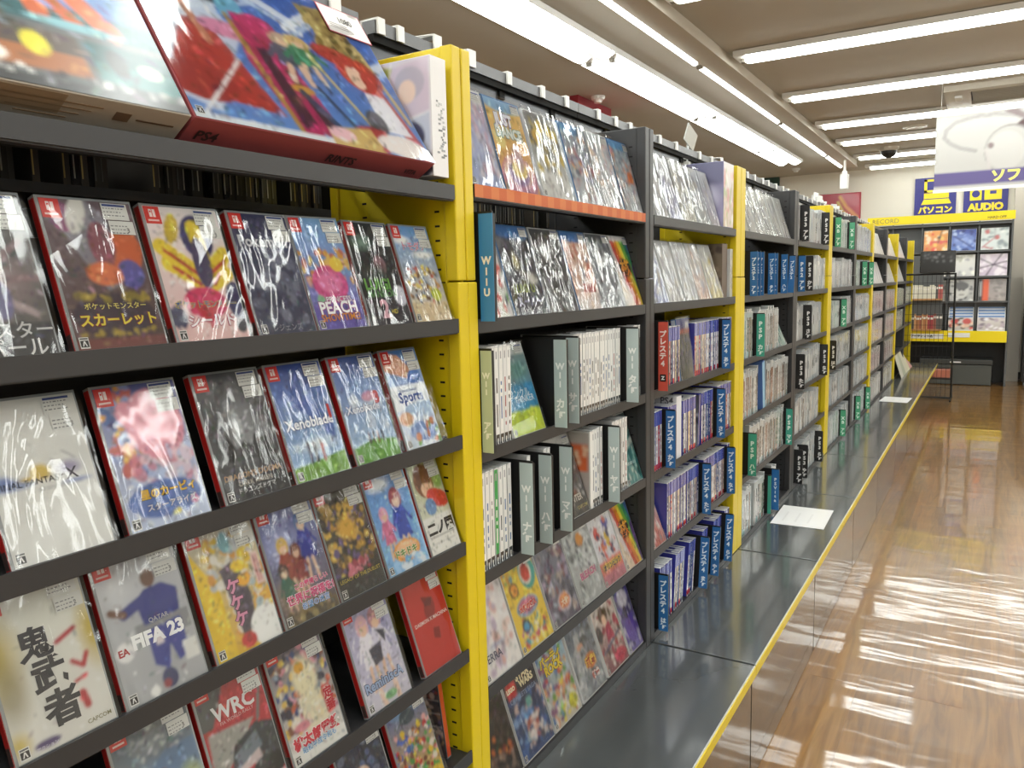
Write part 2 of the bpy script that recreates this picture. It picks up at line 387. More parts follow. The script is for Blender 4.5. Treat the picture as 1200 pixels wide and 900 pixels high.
# white hooks hooked over the rail
b = MB(); b.box(.019, -.014, -.03, .024, .014, .006); b.box(-.02, -.014, .002, .019, .014, .006); b.box(-.022, -.014, -.02, -.018, .014, .006)
hk1 = b.mesh('hook_body', white)
b = MB(); b.box(.019, -.018, -.022, .0235, .018, .022); b.box(-.03, -.018, .018, .019, .018, .022); b.box(-.03, -.018, 0, -.026, .018, .022); b.bar((-.03, -.03, .021), (.019, -.016, .021), .002)
hk2 = b.mesh('hook_body', white)
hooks = [(1.134, 2), (1.26, 1), (1.32, 1), (1.447, 2), (1.58, 2), (1.744, 1), (1.916, 1), (2.057, 1), (2.269, 1), (2.40, 1), (2.52, 1), (2.667, 1), (2.793, 1), (2.968, 1), (3.25, 1), (3.415, 1), (3.56, 2)]
y = 3.85
while y < 8.6: hooks.append((y+R.uniform(-.03, .03), 1)); y += .15
for i, (y, k) in enumerate(hooks):
    h = ob('rail_hook', hk1 if k == 1 else hk2, None, (RX, y, Z(1.53))); h.scale = (1, .75, .85)
    tag(h, f'white plastic hook clipped over the grey rail, {NUM[i]} from the camera' if k == 1 else f'chunky square white clip with a wire arm on the rail, {NUM[i]} fitting from the camera', 'hook', 'white hooks on the top rail' if k == 1 else 'square clips on the top rail')
# clear card holder on the rail, and white holders further away
clearp = mat('clear_acrylic', '#cfd3d3', .08, coat=1)
t = thing('card_holder', 'tilted clear plastic card holder clipped to the rail behind third bay', 'card holder', (RX+.01, 3.12, Z(1.53)))
b = MB(); b.box(-.002, -.05, .015, .002, .06, .075, skew=lambda x, y, z: (x+z*.3, y, z-.3*y)); b.build('holder_plate', clearp, t)
b = MB(); b.bar((0, 0, -.08), (0, .01, .03), .004); b.bar((.0, -.04, -.04), (0, .05, -.035), .003); b.box(-.012, -.012, -.10, .012, .012, -.05); b.build('stem', clearp, t)
for y, h, q in ((5.9, .05, .3), (6.02, .08, -.2), (6.2, .04, .6), (6.6, .03, .1), (6.75, .05, .7)):
    b = MB(); b.box(-.03, -.04, 0, -.026, .04, h); b.box(-.03, -.04, 0, .03, .04, .004); b.box(.0, -.03, .01, .004, .04, h*.7)
    o = b.build('empty_card_stand', white, None, (RX, y, Z(1.532))); o.rotation_euler = (q*.2, 0, q)
    tag(o, f'white card stand in the cluster on the far rail, {NUM[[5.9, 6.02, 6.2, 6.6, 6.75].index(y)]} from the camera', 'card stand', 'white card stands on the far rail')
# base cabinets under the shelving, reaching into the aisle
WD = .2894
for i in range(1, 12):
    y0 = (POST[i-1][0]+POST[i-1][1])/2+.015; y1 = (POST[i][0]+POST[i][1])/2+.015
    t = thing('base_cabinet', f'low cabinet with grey top, yellow edge and glossy brown front, {ordn[i-1]} from the camera', 'cabinet', (0, 0, 0), 'low cabinets in front of the shelving')
    b = MB(); b.box(-.24, y0+.004, Z(-.018), WD-.003, y1-.004, Z(0)); b.build('worktop', counterm, t, bevel=.0015)
    b = MB(); b.box(WD-.003, y0+.001, Z(-.03), WD, y1-.001, Z(-.003)); b.build('yellow_edge', yellow, t, bevel=.001)
    b = MB(); b.box(WD-.0045, y0+.004, Z(-.0035), WD-.002, y1-.004, Z(.0008)); b.build('edge_highlight', mat('painted_highlight', '#d4d6d8', .3, .3), t)  # thin pale strip, the worktop edge's highlight put into colour and shape
    b = MB(); b.box(WD-.022, y0+.005, .002, WD-.012, y1-.005, Z(-.03)); b.build('front_panel', panel_brown, t)
    b = MB(); b.box(-.24, y0+.003, .002, WD-.03, y1-.003, Z(-.019)); b.build('carcass', black, t)
# papers on the cabinets
for (x, y, a, lab) in ((.13, 3.43, .03, 'blank white sheet of paper on the grey cabinet top, nearer the camera'), (.145, 7.12, -.05, 'small-looking white sheet of paper on the far cabinet top')):
    b = MB(); b.box(-.105, -.148, 0, .105, .148, .0006, (.9, .9, .9)); 
    for k in range(3): b.box(-.07+k*.05, -.09, .0006, -.062+k*.05, .05, .0007, (.80, .80, .80))
    o = b.build('paper_sheet', printm, None, (x, y, Z(.0012))); o.rotation_euler = (0, 0, a); tag(o, lab, 'paper')

# ---------------------------------------------------------------- printed covers (flat print: coloured grids plus flat lettering)
class Art:
    S = 3
    def __init__(s, w, h, top, bot=None, seed=0):
        s.w, s.h = w, h; s.rng = np.random.default_rng(seed)
        H, W = h*s.S, w*s.S
        s.yy, s.xx = np.mgrid[0:H, 0:W]; s.xx = (s.xx+.5)/W; s.yy = (s.yy+.5)/H
        a = np.array(lin(top)); c = np.array(lin(bot or top)); s.asp = h/w
        s.a = a+(c-a)*s.yy[..., None]
    def _p(s, m, col, al=1):
        c = np.array(lin(col) if isinstance(col, str) else col)
        m = (m*al)[..., None] if m.dtype != bool else (m.astype(float)*al)[..., None]
        s.a = s.a*(1-m)+c*m; return s
    def e(s, cx, cy, rx, ry, col, ang=0, al=1, soft=0):
        if rx < .08 and ry < .08:
            H, W = s.xx.shape; m = max(rx, ry*s.asp)*1.1; my = m/s.asp
            i0, i1 = max(0, int((cy-my)*H)), min(H, int((cy+my)*H)+2); j0, j1 = max(0, int((cx-m)*W)), min(W, int((cx+m)*W)+2)
            if i1 <= i0 or j1 <= j0: return s
            t = math.radians(ang); dx = s.xx[i0:i1, j0:j1]-cx; dy = (s.yy[i0:i1, j0:j1]-cy)*s.asp
            d = ((dx*math.cos(t)+dy*math.sin(t))/rx)**2+((-dx*math.sin(t)+dy*math.cos(t))/(ry*s.asp))**2
            k = (np.clip((1-np.sqrt(d))/soft, 0, 1) if soft else (d < 1).astype(float))[..., None]*al
            c = np.array(lin(col) if isinstance(col, str) else col); w_ = s.a[i0:i1, j0:j1]; s.a[i0:i1, j0:j1] = w_*(1-k)+c*k
            return s
        dx = s.xx-cx; dy = (s.yy-cy)*s.asp; t = math.radians(ang)
        u = (dx*math.cos(t)+dy*math.sin(t))/rx; v = (-dx*math.sin(t)+dy*math.cos(t))/(ry*s.asp)
        d = np.sqrt(u*u+v*v)
        return s._p(np.clip((1-d)/soft, 0, 1) if soft else d < 1, col, al)
    def p(s, pts, col, al=1):
        m = np.zeros(s.xx.shape, bool); n = len(pts)
        for i in range(n):
            (x0, y0), (x1, y1) = pts[i], pts[(i+1) % n]
            if y0 == y1: continue
            m ^= ((s.yy > y0) != (s.yy > y1)) & (s.xx < (x1-x0)*(s.yy-y0)/(y1-y0)+x0)
        return s._p(m, col, al)
    def r(s, x0, y0, x1, y1, col, al=1): return s._p((s.xx > x0) & (s.xx < x1) & (s.yy > y0) & (s.yy < y1), col, al)
    def l(s, x0, y0, x1, y1, w_, col, al=1):
        dx, dy = x1-x0, (y1-y0)*s.asp; L = dx*dx+dy*dy+1e-9
        t = np.clip(((s.xx-x0)*dx+(s.yy-y0)*s.asp*dy)/L, 0, 1)
        return s._p(np.hypot(s.xx-x0-t*dx, (s.yy-y0)*s.asp-t*dy) < w_/2, col, al)
    def n(s, x0, y0, x1, y1, cols, n=60, size=.05, al=1):
        g = s.rng
        for i in range(n):
            s.e(g.uniform(x0, x1), g.uniform(y0, y1), size*g.uniform(.5, 1.4), size*g.uniform(.4, 1.2)/s.asp, cols[int(g.integers(len(cols)))], g.uniform(0, 180), al)
        return s
    def sc(s, x0, y, x1, h, col, n=9):       # small print: rows of short marks
        g = s.rng; x = x0
        while x < x1:
            q = g.uniform(.3, 1)*(x1-x0)/n; s.r(x, y, min(x+q*.7, x1), y+h, col); x += q
        return s
    def fig(s, cx, cy, k, hair, cloth, skin='#e9c7ac', ang=0):   # plain generic figure
        s.e(cx, cy, .13*k, .10*k, hair); s.p([(cx-.10*k, cy+.07*k), (cx+.10*k, cy+.07*k), (cx+.17*k, cy+.36*k), (cx-.15*k, cy+.36*k)], cloth)
        s.l(cx-.09*k, cy+.1*k, cx-.2*k, cy+.27*k, .05*k, cloth).l(cx+.09*k, cy+.1*k, cx+.22*k, cy+.22*k, .05*k, cloth)
        s.l(cx-.05*k, cy+.36*k, cx-.08*k, cy+.55*k, .06*k, skin).l(cx+.06*k, cy+.36*k, cx+.09*k, cy+.55*k, .06*k, skin)
        s.e(cx, cy+.02*k, .08*k, .065*k, skin); s.p([(cx-.09*k, cy-.03*k), (cx+.09*k, cy-.03*k), (cx+.03*k, cy+.005*k), (cx-.02*k, cy-.01*k), (cx-.06*k, cy+.02*k)], hair)
        return s
    def fine(s, n=200, sz=.03, amt=1.0):     # small inked details that follow the local colours
        g = s.rng; H, W = s.xx.shape
        for i in range(n):
            x, y = g.uniform(.02, .98), g.uniform(.05, .98); c = s.a[min(H-1, int(y*H)), min(W-1, int(x*W))].copy()
            k = g.choice([.45, .6, 1.5, 2.0]) if amt >= 1 else g.choice([.75, .85, 1.15, 1.3])
            c = np.clip(c*k+(.05 if k > 1 else 0)*amt+g.normal(0, .03*amt, 3), 0, .9)
            s.e(x, y, sz*g.uniform(.4, 1.6), sz*g.uniform(.12, .4)/s.asp*1.5, c, g.uniform(0, 180), .8)
        return s
    def wash(s, c='#ffffff', a=.2): s.a = s.a*(1-a)+np.array(lin(c))*a; return s
    def grid(s):
        h, w_, S = s.h, s.w, s.S
        return s.a.reshape(h, S, w_, S, 3).mean((1, 3))
    def mesh(s, W, H, name='cover_sheet', m=None):
        g = np.clip(s.grid(), 0, 1); h, w_ = s.h, s.w
        xs = np.linspace(0, W, w_+1); zs = np.linspace(H, 0, h+1)
        V = np.zeros(((h+1)*(w_+1), 3)); V[:, 0] = np.tile(xs, h+1); V[:, 2] = np.repeat(zs, w_+1)
        i = np.arange(h)[:, None]*(w_+1)+np.arange(w_)[None]
        F = np.stack([i+w_+1, i+w_+2, i+1, i], -1).reshape(-1, 4)
        me = bpy.data.meshes.new(name); n = len(F)
        me.vertices.add(len(V)); me.vertices.foreach_set('co', V.ravel())
        me.loops.add(n*4); me.loops.foreach_set('vertex_index', F.ravel()); me.polygons.add(n)
        me.polygons.foreach_set('loop_start', np.arange(n)*4); me.polygons.foreach_set('loop_total', np.full(n, 4))
        # point colours: average of neighbouring cells, kept slightly crisp
        gp = np.pad(g, ((0, 1), (0, 1), (0, 0)), 'edge'); gq = np.pad(g, ((1, 0), (1, 0), (0, 0)), 'edge')
        gr = np.pad(g, ((0, 1), (1, 0), (0, 0)), 'edge'); gs = np.pad(g, ((1, 0), (0, 1), (0, 0)), 'edge')
        pc = (gp+gq+gr+gs)/4
        at = me.color_attributes.new('Col', 'FLOAT_COLOR', 'POINT')
        at.data.foreach_set('color', np.concatenate([pc.reshape(-1, 3), np.ones((len(V), 1))], 1).ravel())
        me.materials.append(m or printm); me.update(calc_edges=True)
        return me

# shared small meshes
def mk_tag(two):
    b = MB(); w1 = '#dcdcd8'
    def card(x, z, w_, h, blue):
        b.quad((x, 0, z), (x+w_, 0, z), (x+w_, 0, z+h), (x, 0, z+h), lin(w1))
        if blue: b.quad((x+.0015, -.0001, z+h-.0035), (x+w_-.002, -.0001, z+h-.0035), (x+w_-.002, -.0001, z+h-.001), (x+.0015, -.0001, z+h-.001), lin('#3a4d8c'))
        for k in range(3):
            zz = z+h-.0065-k*.004
            if zz < z+.001: break
            xa = x+.0015
            while xa < x+w_*.75:
                q = R.uniform(.001, .004); b.quad((xa, -.0001, zz), (xa+q, -.0001, zz), (xa+q, -.0001, zz+.0012), (xa, -.0001, zz+.0012), lin('#8a8a8c')); xa += q+.0015
    card(0, 0, .030, .019, True)
    if two: card(.004, -.0165, .029, .0155, False)
    return b.mesh('price_tag', printm)
TAG2, TAG1 = mk_tag(True), mk_tag(False)
b = MB(); b.quad((0, 0, 0), (.02, 0, 0), (.02, 0, .021), (0, 0, .021), lin('#d8342c'))
def rr_(x0, z0, x1, z1, c): b.quad((x0, -.0001, z0), (x1, -.0001, z0), (x1, -.0001, z1), (x0, -.0001, z1), lin(c))
rr_(.006, .008, .0096, .0175, '#f4e7e4'); rr_(.0105, .008, .014, .0175, '#f4e7e4'); rr_(.003, .003, .017, .0052, '#f0cfc9')
b.quad((.0068, -.0002, .0135), (.0088, -.0002, .0135), (.0088, -.0002, .0155), (.0068, -.0002, .0155), lin('#d8342c'))
BADGE = b.mesh('corner_badge', printm)
b = MB(); b.quad((0, 0, 0), (.010, 0, 0), (.010, 0, .012), (0, 0, .012), lin('#e8e8e4'))
rr_(.0008, .0015, .0092, .0085, '#2a2a2c'); rr_(.0008, .0095, .0092, .0112, '#6a6a6a')
b.poly([(.0025, -.0002, .0025), (.0038, -.0002, .0025), (.005, -.0002, .0062), (.0062, -.0002, .0025), (.0075, -.0002, .0025), (.0058, -.0002, .0078), (.0042, -.0002, .0078)], lin('#f0f0f0'))
RATE = b.mesh('rating_mark', printm)
def wrap_mesh(w_, h, seed):
    g = random.Random(seed); n, m_ = 8, 12; V = []; F = []
    for j in range(m_+1):
        for i in range(n+1):
            V.append((-.002+(w_+.005)*i/n, -.0022-g.uniform(0, .0012), -.0005+(h+.006)*j/m_))
    for j in range(m_):
        for i in range(n): F.append((j*(n+1)+i, j*(n+1)+i+1, (j+1)*(n+1)+i+1, (j+1)*(n+1)+i))
    me = bpy.data.meshes.new('clear_wrap'); me.from_pydata(V, [], F); me.materials.append(wrapm)
    me.polygons.foreach_set('use_smooth', [True]*len(F)); me.update(); return me
WRAPS = {}
KINDS = {   # width, height, thickness, body colour, spine colour
    'red': (.105, .17, .0115, '#9da2a4', '#a8211f'), 'blue': (.135, .19, .0145, '#5f86b5', '#c9d3dd'),
    'white': (.135, .19, .0145, '#d6d8d8', '#e6e6e4'), 'grey': (.135, .19, .0145, '#c3c6c8', '#d5d5d3')}
BODY = {}
def case_body(kind, w_):
    k = (kind, round(w_, 3))
    if k not in BODY:
        _, h, t, c, s_ = KINDS[kind]; b = MB(); bc = lin(c)
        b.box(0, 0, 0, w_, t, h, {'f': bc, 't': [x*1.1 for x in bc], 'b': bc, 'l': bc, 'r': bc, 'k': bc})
        b.box(.001, -.0004, .001, w_-.001, 0, h-.001, bc)
        body = b.mesh('case_body', casem)
        b = MB(); b.box(-.0006, .0012, .003, 0, t-.0015, h-.003, lin(s_))
        if kind == 'red': b.box(-.0008, .0015, .004, -.0005, t-.002, .022, lin('#40302e'))
        BODY[k] = (body, b.mesh('spine_label', printm))
    return BODY[k]
def face_case(kind, yl, wd, zl, lean, art, label, texts=(), tagk=2, wrap=True, surf=-.008, x0=-.0075, group=None, badge=None, roll=0, tpos=None, sink=0, fine=None):
    if fine is None: fine = 260 if art.w > 40 else (120 if art.w > 30 else 0)
    if fine: art.fine(fine, .03 if art.w > 40 else .045)
    kw, h, t, _, _ = KINDS[kind]; w_ = min(kw, wd)
    r = math.radians(lean)
    o = thing('game_case', label, 'game case', (x0-sink, yl, Z(zl+surf+t*math.sin(r)+.0005)), group, (-r, math.radians(roll), math.pi/2))
    bd, sp = case_body(kind, w_)
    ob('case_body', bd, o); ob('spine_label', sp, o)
    cv = ob('cover_sheet', art.mesh(w_-.005, h-.006), o, (.0028, -.0007, .003))
    for s in texts:
        d = dict(s[5]) if len(s) > 5 else {}
        oc = d.pop('outline', None); bo = d.pop('bold', .01)
        x, z, wd2 = s[1]*w_, (1-s[2])*h, s[3]*(h if d.get('vertical') else w_)
        if oc: lettering(o, s[0], x, z, wd2*1.02, oc, y=-.0010, bold=bo+.045, name='lettering', **d)
        lettering(o, s[0], x, z, wd2, s[4], y=-.0014, bold=bo, name='lettering', **d)
    if kind == 'red' and badge is not False: ob('corner_badge', BADGE, o, (.0032, -.0011, h-.0245))
    if kind != 'red' or badge is not False: ob('rating_mark', RATE, o, (.005, -.0012, .005))
    if tagk:
        tg = ob('price_tag', TAG2 if tagk > 1 else TAG1, o, (w_-.037 if not tpos else tpos[0], -.0018, h-.0235 if not tpos else tpos[1]))
        if tagk > 1: lettering(tg, str(R.choice([2, 3, 3])), .025, -.0115, .0028, '#333333', y=-.0003, name='printed_number')
    if wrap:
        k = (kind, round(w_, 2), R.randrange(4))
        if k not in WRAPS: WRAPS[k] = wrap_mesh(w_, h, len(WRAPS))
        ob('clear_wrap', WRAPS[k], o)
    return o
W1, H1 = 54, 86
def A(top, bot=None, seed=0): return Art(W1, H1, top, bot, seed)
T2 = dict
wh = '#f5f5f3'
# ---- first bay, second shelf
z = .957
art = A('#4a4542', '#6b6664', 1).e(.3, .55, .75, .28, '#b79a9c', soft=.8)
for k in range(9): art.l(.35, .55, .35+.7*math.cos(k*.7), .52+.35*math.sin(k*.7), .07, '#cdb7b9' if k % 2 else '#8f6f73', .7)
art.e(.5, .42, .16, .08, '#d8b8a4').e(.6, .66, .1, .12, '#6f6a94').r(0, .8, 1, 1, '#3a3a3c').l(.5, .4, .75, .1, .03, '#c98c68')
face_case('red', .330, .117, z, 18, art, 'dark case with pale pink fan shapes, leftmost on the second shelf, nearest bay', [('モンスター', .55, .83, .85, '#d8d8d8', T2(outline='#55555a')), ('パール', .62, .93, .55, '#ececec', T2(outline='#55555a'))])
art = A('#6d5a62', '#5a3e3c', 2).p([(.1, .1), (.5, 0), (.8, .2), (.9, .5), (.5, .62), (.3, .4)], '#8a8691').e(.75, .38, .22, .2, '#cf6a3c', 30).e(.55, .3, .14, .16, '#8f4f5c').e(.2, .12, .13, .1, '#8a3a6a')
art.e(.35, .1, .1, .14, '#e0ded8', 20).e(.8, .5, .15, .1, '#5f5ba4').e(.5, .5, .2, .08, '#dd7a4a').e(.5, .78, .46, .15, '#3c2a3c').n(.08, .64, .92, .68, ['#b49b3a', '#8a7a2c'], 22, .045).n(.08, .88, .92, .91, ['#b49b3a'], 18, .03).r(0, .93, 1, 1, '#7a3f3a')
face_case('red', .450, .108, z, 18, art, 'orange and violet case with gold-framed yellow lettering on a dark oval, second shelf', [('ポケットモンスター', .52, .71, .66, '#f1e27a', T2(outline='#4a4a3a')), ('スカーレット', .52, .80, .82, '#f0dc4a', T2(outline='#8a2a2a', bold=.03))])
art = A('#e9e2e2', '#e8c3c0', 3).e(.62, .22, .22, .17, '#2d2c6a').e(.3, .16, .09, .12, '#cdb33c', 20)
for q in ((.10, .3, .55, .52), (.15, .42, .6, .6), (.95, .35, .55, .55), (.9, .5, .6, .6), (.6, .15, .65, .5)): art.l(*q, .2, '#e8cf3a')
for q in ((.12, .32, .5, .5), (.2, .45, .5, .58), (.92, .4, .68, .5), (.8, .5, .7, .58)): art.l(*q, .045, '#b93a34')
art.e(.6, .42, .12, .2, '#4a4066').e(.5, .72, .3, .12, '#d83a6c').p([(.3, .72), (.5, .92), (.7, .72)], '#c83444').e(.95, .72, .14, .16, '#3b3a66').e(.08, .82, .12, .08, '#4a4a6a').e(.92, .9, .08, .06, '#3a3a44')
face_case('red', .566, .108, z, 18, art, 'white case with a yellow and red shield-like fan design, second shelf', [('ポケットモンスター', .5, .72, .8, '#3a66b0', T2(outline='#f0d840')), ('シールド', .52, .84, .62, '#f4eef0', T2(outline='#b0325a', bold=.03))])
art = A('#33375c', '#4b4e63', 4).n(.1, .3, .9, .95, ['#5c6078', '#8d90a0', '#3a3e58', '#75788c'], 40, .09, .6)
face_case('red', .684, .10, z, 18, art, 'dark navy case under heavily crinkled film with pale outlined lettering at its top', [('Pokémon', .48, .24, .8, '#c9ccd2', T2(outline='#55586c', bold=.03)), ('レジェンズ', .5, .93, .5, '#9fa2aa')])
art = A('#8ab4dc', '#7a62b8', 5).n(0, .3, 1, .6, ['#d8a04a', '#c87860', '#e0c070', '#7aa0d0', '#dcb0a0'], 70, .06).e(.48, .6, .36, .17, '#d65a94').e(.48, .58, .26, .1, '#e482b0').e(.72, .42, .14, .07, '#e8cc50').r(0, .78, 1, 1, '#6f64b4').e(.2, .74, .08, .05, '#8fc8a0')
face_case('red', .787, .10, z, 18, art, 'pink and purple case with a big pink gown shape and orange lettering, second shelf', [('PRINCESS', .55, .73, .5, '#ffffff', T2(outline='#a0408a')), ('PEACH', .5, .80, .74, '#ffffff', T2(outline='#a0408a', bold=.03)), ('SHOWTIME!', .5, .885, .78, '#f0a030', T2(outline='#6a3a8a'))], roll=-1)
art = A('#2c3234', '#33313c', 6).e(.3, .2, .3, .1, '#7f9a8c', soft=.9).e(.6, .42, .14, .1, '#8c6a72').e(.88, .72, .16, .1, '#d8d8e4').e(.45, .5, .4, .12, '#3c4a44', soft=.7)
face_case('red', .894, .10, z, 18, art, 'almost black case with green lettering and a pale pink numeral, second shelf', [('LUIGI', .4, .60, .58, '#6fae50', T2(bold=.04)), ('MANSION', .45, .69, .66, '#5f9a58', T2(bold=.02)), ('2', .42, .83, .2, '#d8aab8', T2(bold=.04, maxh=.04)), ('HD', .62, .86, .14, '#d8c850')])
art = A('#6aa0d6', '#e3d3b8', 7).e(.2, .15, .3, .06, wh, soft=.6).e(.7, .3, .4, .05, wh, soft=.6).r(0, .8, 1, 1, '#dcc8a4').n(.05, .42, .95, .8, ['#e8e0c8', '#b88858', '#7f94ac', '#e8d070', '#c86a60', '#7a5a44'], 90, .04).e(.75, .72, .14, .07, '#c6cf3c')
face_case('red', 1.002, .10, z, 18, art, 'sky-blue case with small crowd over sand, rightmost on the second shelf of the nearest bay', [('トモダチ', .5, .22, .6, '#e58a96', T2(outline='#c8d8f0'))])
# ---- first bay, third shelf
z = .755
art = A('#dcdcd8', '#e4e4e0', 8).e(.15, .52, .3, .045, '#8d9ec4', soft=.5).e(.1, .5, .12, .06, '#6f86bc', soft=.6).e(.46, .47, .12, .06, '#dcc05a', soft=.4).e(.4, .5, .2, .02, '#d8bc60', soft=.5).e(.76, .47, .16, .06, '#a29bb8', soft=.7).l(.72, .36, .84, .42, .008, '#6a6478').l(.62, .5, .6, .4, .01, '#9a94a8').e(.8, .56, .2, .02, '#9aa6cc', soft=.6).sc(.4, .575, .85, .006, '#a8a8b0')
face_case('red', .369, .106, z, 19, art, 'plain white case with a thin line of lettering and blue wash across its middle', [('FINAL FANTASY', .36, .52, .62, '#3a3a40', T2(bold=-.005)), ('X', .75, .51, .12, '#5a5664')], fine=1)
art = A('#5a5f9a', '#c9d4ea', 9).n(0, 0, .4, .6, ['#e0a040', '#3d4a8c', '#8fa0d0', '#c85a50', '#4a6aa8'], 60, .07).e(.62, .3, .36, .26, '#e79aac').e(.3, .2, .12, .09, '#e79aac').n(.2, .5, 1, .72, ['#f0d8e0', '#c4d4f0', '#d87a8c'], 30, .08, .7).e(.5, .82, .46, .13, '#5a78bc').e(.85, .88, .05, .03, '#e06a9a').e(.6, .93, .05, .02, '#f0e060')
face_case('red', .490, .106, z, 19, art, 'pink and blue case with big yellow and white lettering low on its cover, third shelf', [('星のカービィ', .55, .76, .66, '#f4c83a', T2(outline='#5a4a2a', bold=.03)), ('スターアライズ', .56, .85, .6, '#f0f0f4', T2(outline='#303a6a'))])
art = A('#5b5c60', '#48494c', 10).e(.55, .42, .4, .3, '#9a9ca0', soft=.9).e(.45, .45, .1, .12, '#dfe1e4', soft=.8).p([(.15, .7), (.25, .5), (.35, .62), (.5, .55), (.6, .6), (.75, .42), (.9, .6), (.95, .72)], '#2c2c2f').e(.8, .48, .12, .07, '#808286').l(.2, .45, .35, .62, .02, '#26272a').r(0, .72, 1, 1, '#3d3e41')
face_case('red', .616, .106, z, 19, art, 'smoky grey case with small bronze capital lettering, third shelf of the nearest bay', [("DRAGON'S DOGMA", .5, .80, .86, '#b58a5c', T2(bold=.01)), ('DARK ARISEN', .5, .86, .5, '#b0a596'), ('ドラゴンズドグマ', .5, .91, .55, '#d8d8d8')])
art = A('#3a55a4', '#a8c8e6', 11).p([(.1, .15), (.6, .3), (.95, .55), (.9, .7), (.4, .4)], '#5d79bc').n(.1, .2, .7, .4, ['#7a94cc', '#4e66ac'], 25, .07, .6).e(.5, .72, .5, .08, '#d8e6f0', soft=.7).p([(0, .88), (.4, .86), (1, .82), (1, 1), (0, 1)], '#7fb04a')
for x, c in ((.35, '#4a4a6a'), (.46, '#3a3a4a'), (.6, '#b04a40')): art.l(x, .72, x, .86, .05, c).e(x, .70, .025, .016, '#5a4a44')
face_case('red', .731, .106, z, 19, art, 'blue case with white lettering over tiny figures on green grass, third shelf', [('Xenoblade', .5, .52, .86, '#f2f4f8', T2(outline='#5a6a9a', bold=.03)), ('1', .9, .46, .05, '#d84040', T2(bold=.05)), ('ゼノブレイド', .55, .60, .4, '#dde4f0')])
art = A('#5068ac', '#b8d4ec', 12).e(.6, .35, .4, .2, '#9ab4dc', soft=.8).n(.2, .4, .9, .7, ['#e8eef4', '#a8c0dc'], 20, .1, .5).p([(0, .85), (.5, .8), (1, .84), (1, 1), (0, 1)], '#6fa84c')
for x, c in ((.4, '#6a5a6a'), (.5, '#5a4a4a'), (.6, '#a05a50'), (.7, '#4a4a5a')): art.l(x, .74, x, .83, .04, c)
art.e(.66, .4, .18, .05, '#e88a9c', al=.6)
face_case('red', .850, .102, z, 19, art, 'pale blue case with a row of tiny figures on grass under streaky film, third shelf', [('Xenoblade', .45, .5, .72, '#f2f4f8', T2(outline='#5a6a9a', bold=.02)), ('3', .8, .42, .12, '#d86a70', T2(bold=.05, maxh=.03))])
art = A('#5b8fd0', '#dfe8f2', 13).p([(0, .0), (.45, .05), (.75, .22), (.55, .3), (0, .2)], '#d8a080').e(.75, .3, .2, .09, '#4f7cc4', -20).r(0, .36, 1, .62, '#eef2f6').e(.7, .62, .5, .07, '#b8d0ea').e(.2, .7, .2, .07, '#e0b08c').e(.6, .85, .4, .1, '#6f8fc8').n(.3, .75, 1, 1, ['#e8eef4', '#7fb060', '#d88a60'], 16, .07)
face_case('red', .966, .095, z, 19, art, 'white and blue case with an arm and blue lettering, rightmost on the third shelf', [('Nintendo Switch', .45, .42, .5, '#6a7fae'), ('Sports', .5, .50, .66, '#3e5ea8', T2(bold=.03))])
# ---- first bay, fourth shelf
z = .563
art = A('#dcdcd2', '#e2e0da', 14).e(0, .35, .35, .35, '#b8a44a', soft=.8).e(1, .4, .2, .3, '#c8b250', soft=.8).e(.1, .6, .22, .25, '#8a7a3c', soft=.7, al=.6).e(.05, .9, .15, .1, '#d4c070', soft=.8).e(.3, .95, .13, .025, '#5a4a78')
art.l(.62, .4, .82, .35, .05, '#b83844').l(.72, .55, .82, .6, .05, '#b8323a').l(.82, .6, .88, .53, .05, '#b8323a').l(.7, .68, .82, .66, .035, '#b8323a').l(.74, .76, .76, .84, .08, '#b8323a')
def brush(art, pts, c, w_):
    for k in range(len(pts)-1): art.l(*pts[k], *pts[k+1], w_, c)
bk = '#26262a'
face_case('red', .354, .108, z, 19, art, 'white and mustard case with three huge black and red brush characters down its cover', [('鬼', .42, .36, .33, '#33333a', T2(bold=.035)), ('武', .48, .56, .33, '#33333a', T2(bold=.035)), ('者', .52, .77, .36, '#2f2f35', T2(bold=.035)), ('アクション', .3, .95, .2, '#d8d0e4'), ('CAPCOM', .82, .93, .24, '#8a8460')], fine=30)
art = A('#c4c6ca', '#b2b4b8', 15).e(.2, .2, .5, .2, '#d8d9dc', soft=.9).r(.3, .5, .98, .64, '#4a4c50', .5)
art.e(.6, .21, .09, .065, '#7a5848').p([(.38, .34), (.52, .28), (.75, .27), (.92, .34), (.88, .5), (.42, .52)], '#2f3a8c').l(.45, .35, .22, .40, .12, '#2f3a8c').l(.22, .40, .08, .36, .08, '#7a5848').p([(.42, .56), (.86, .54), (.88, .8), (.72, .84), (.66, .7), (.58, .86), (.42, .8)], '#38459c').e(.55, .92, .1, .07, '#3a3f70').e(.34, .965, .06, .035, wh).e(.5, .95, .05, .03, '#9c3a48').r(.8, .72, .98, .86, '#e6e6e2').r(.5, .6, .6, .68, '#e6dcdc')
art.e(.13, .64, .11, .065, '#f0f0f0')
face_case('red', .469, .108, z, 19, art, 'grey case with a footballer in blue kit and large white lettering, fourth shelf', [('LEGACY EDITION', .62, .045, .62, '#3a3a3e', T2(bold=.02)), ('QATAR', .6, .50, .24, '#c8c8cc'), ('FIFA 23', .55, .60, .62, '#ffffff', T2(bold=.05)), ('EA', .13, .632, .12, '#b03038', T2(bold=.03))], fine=60)
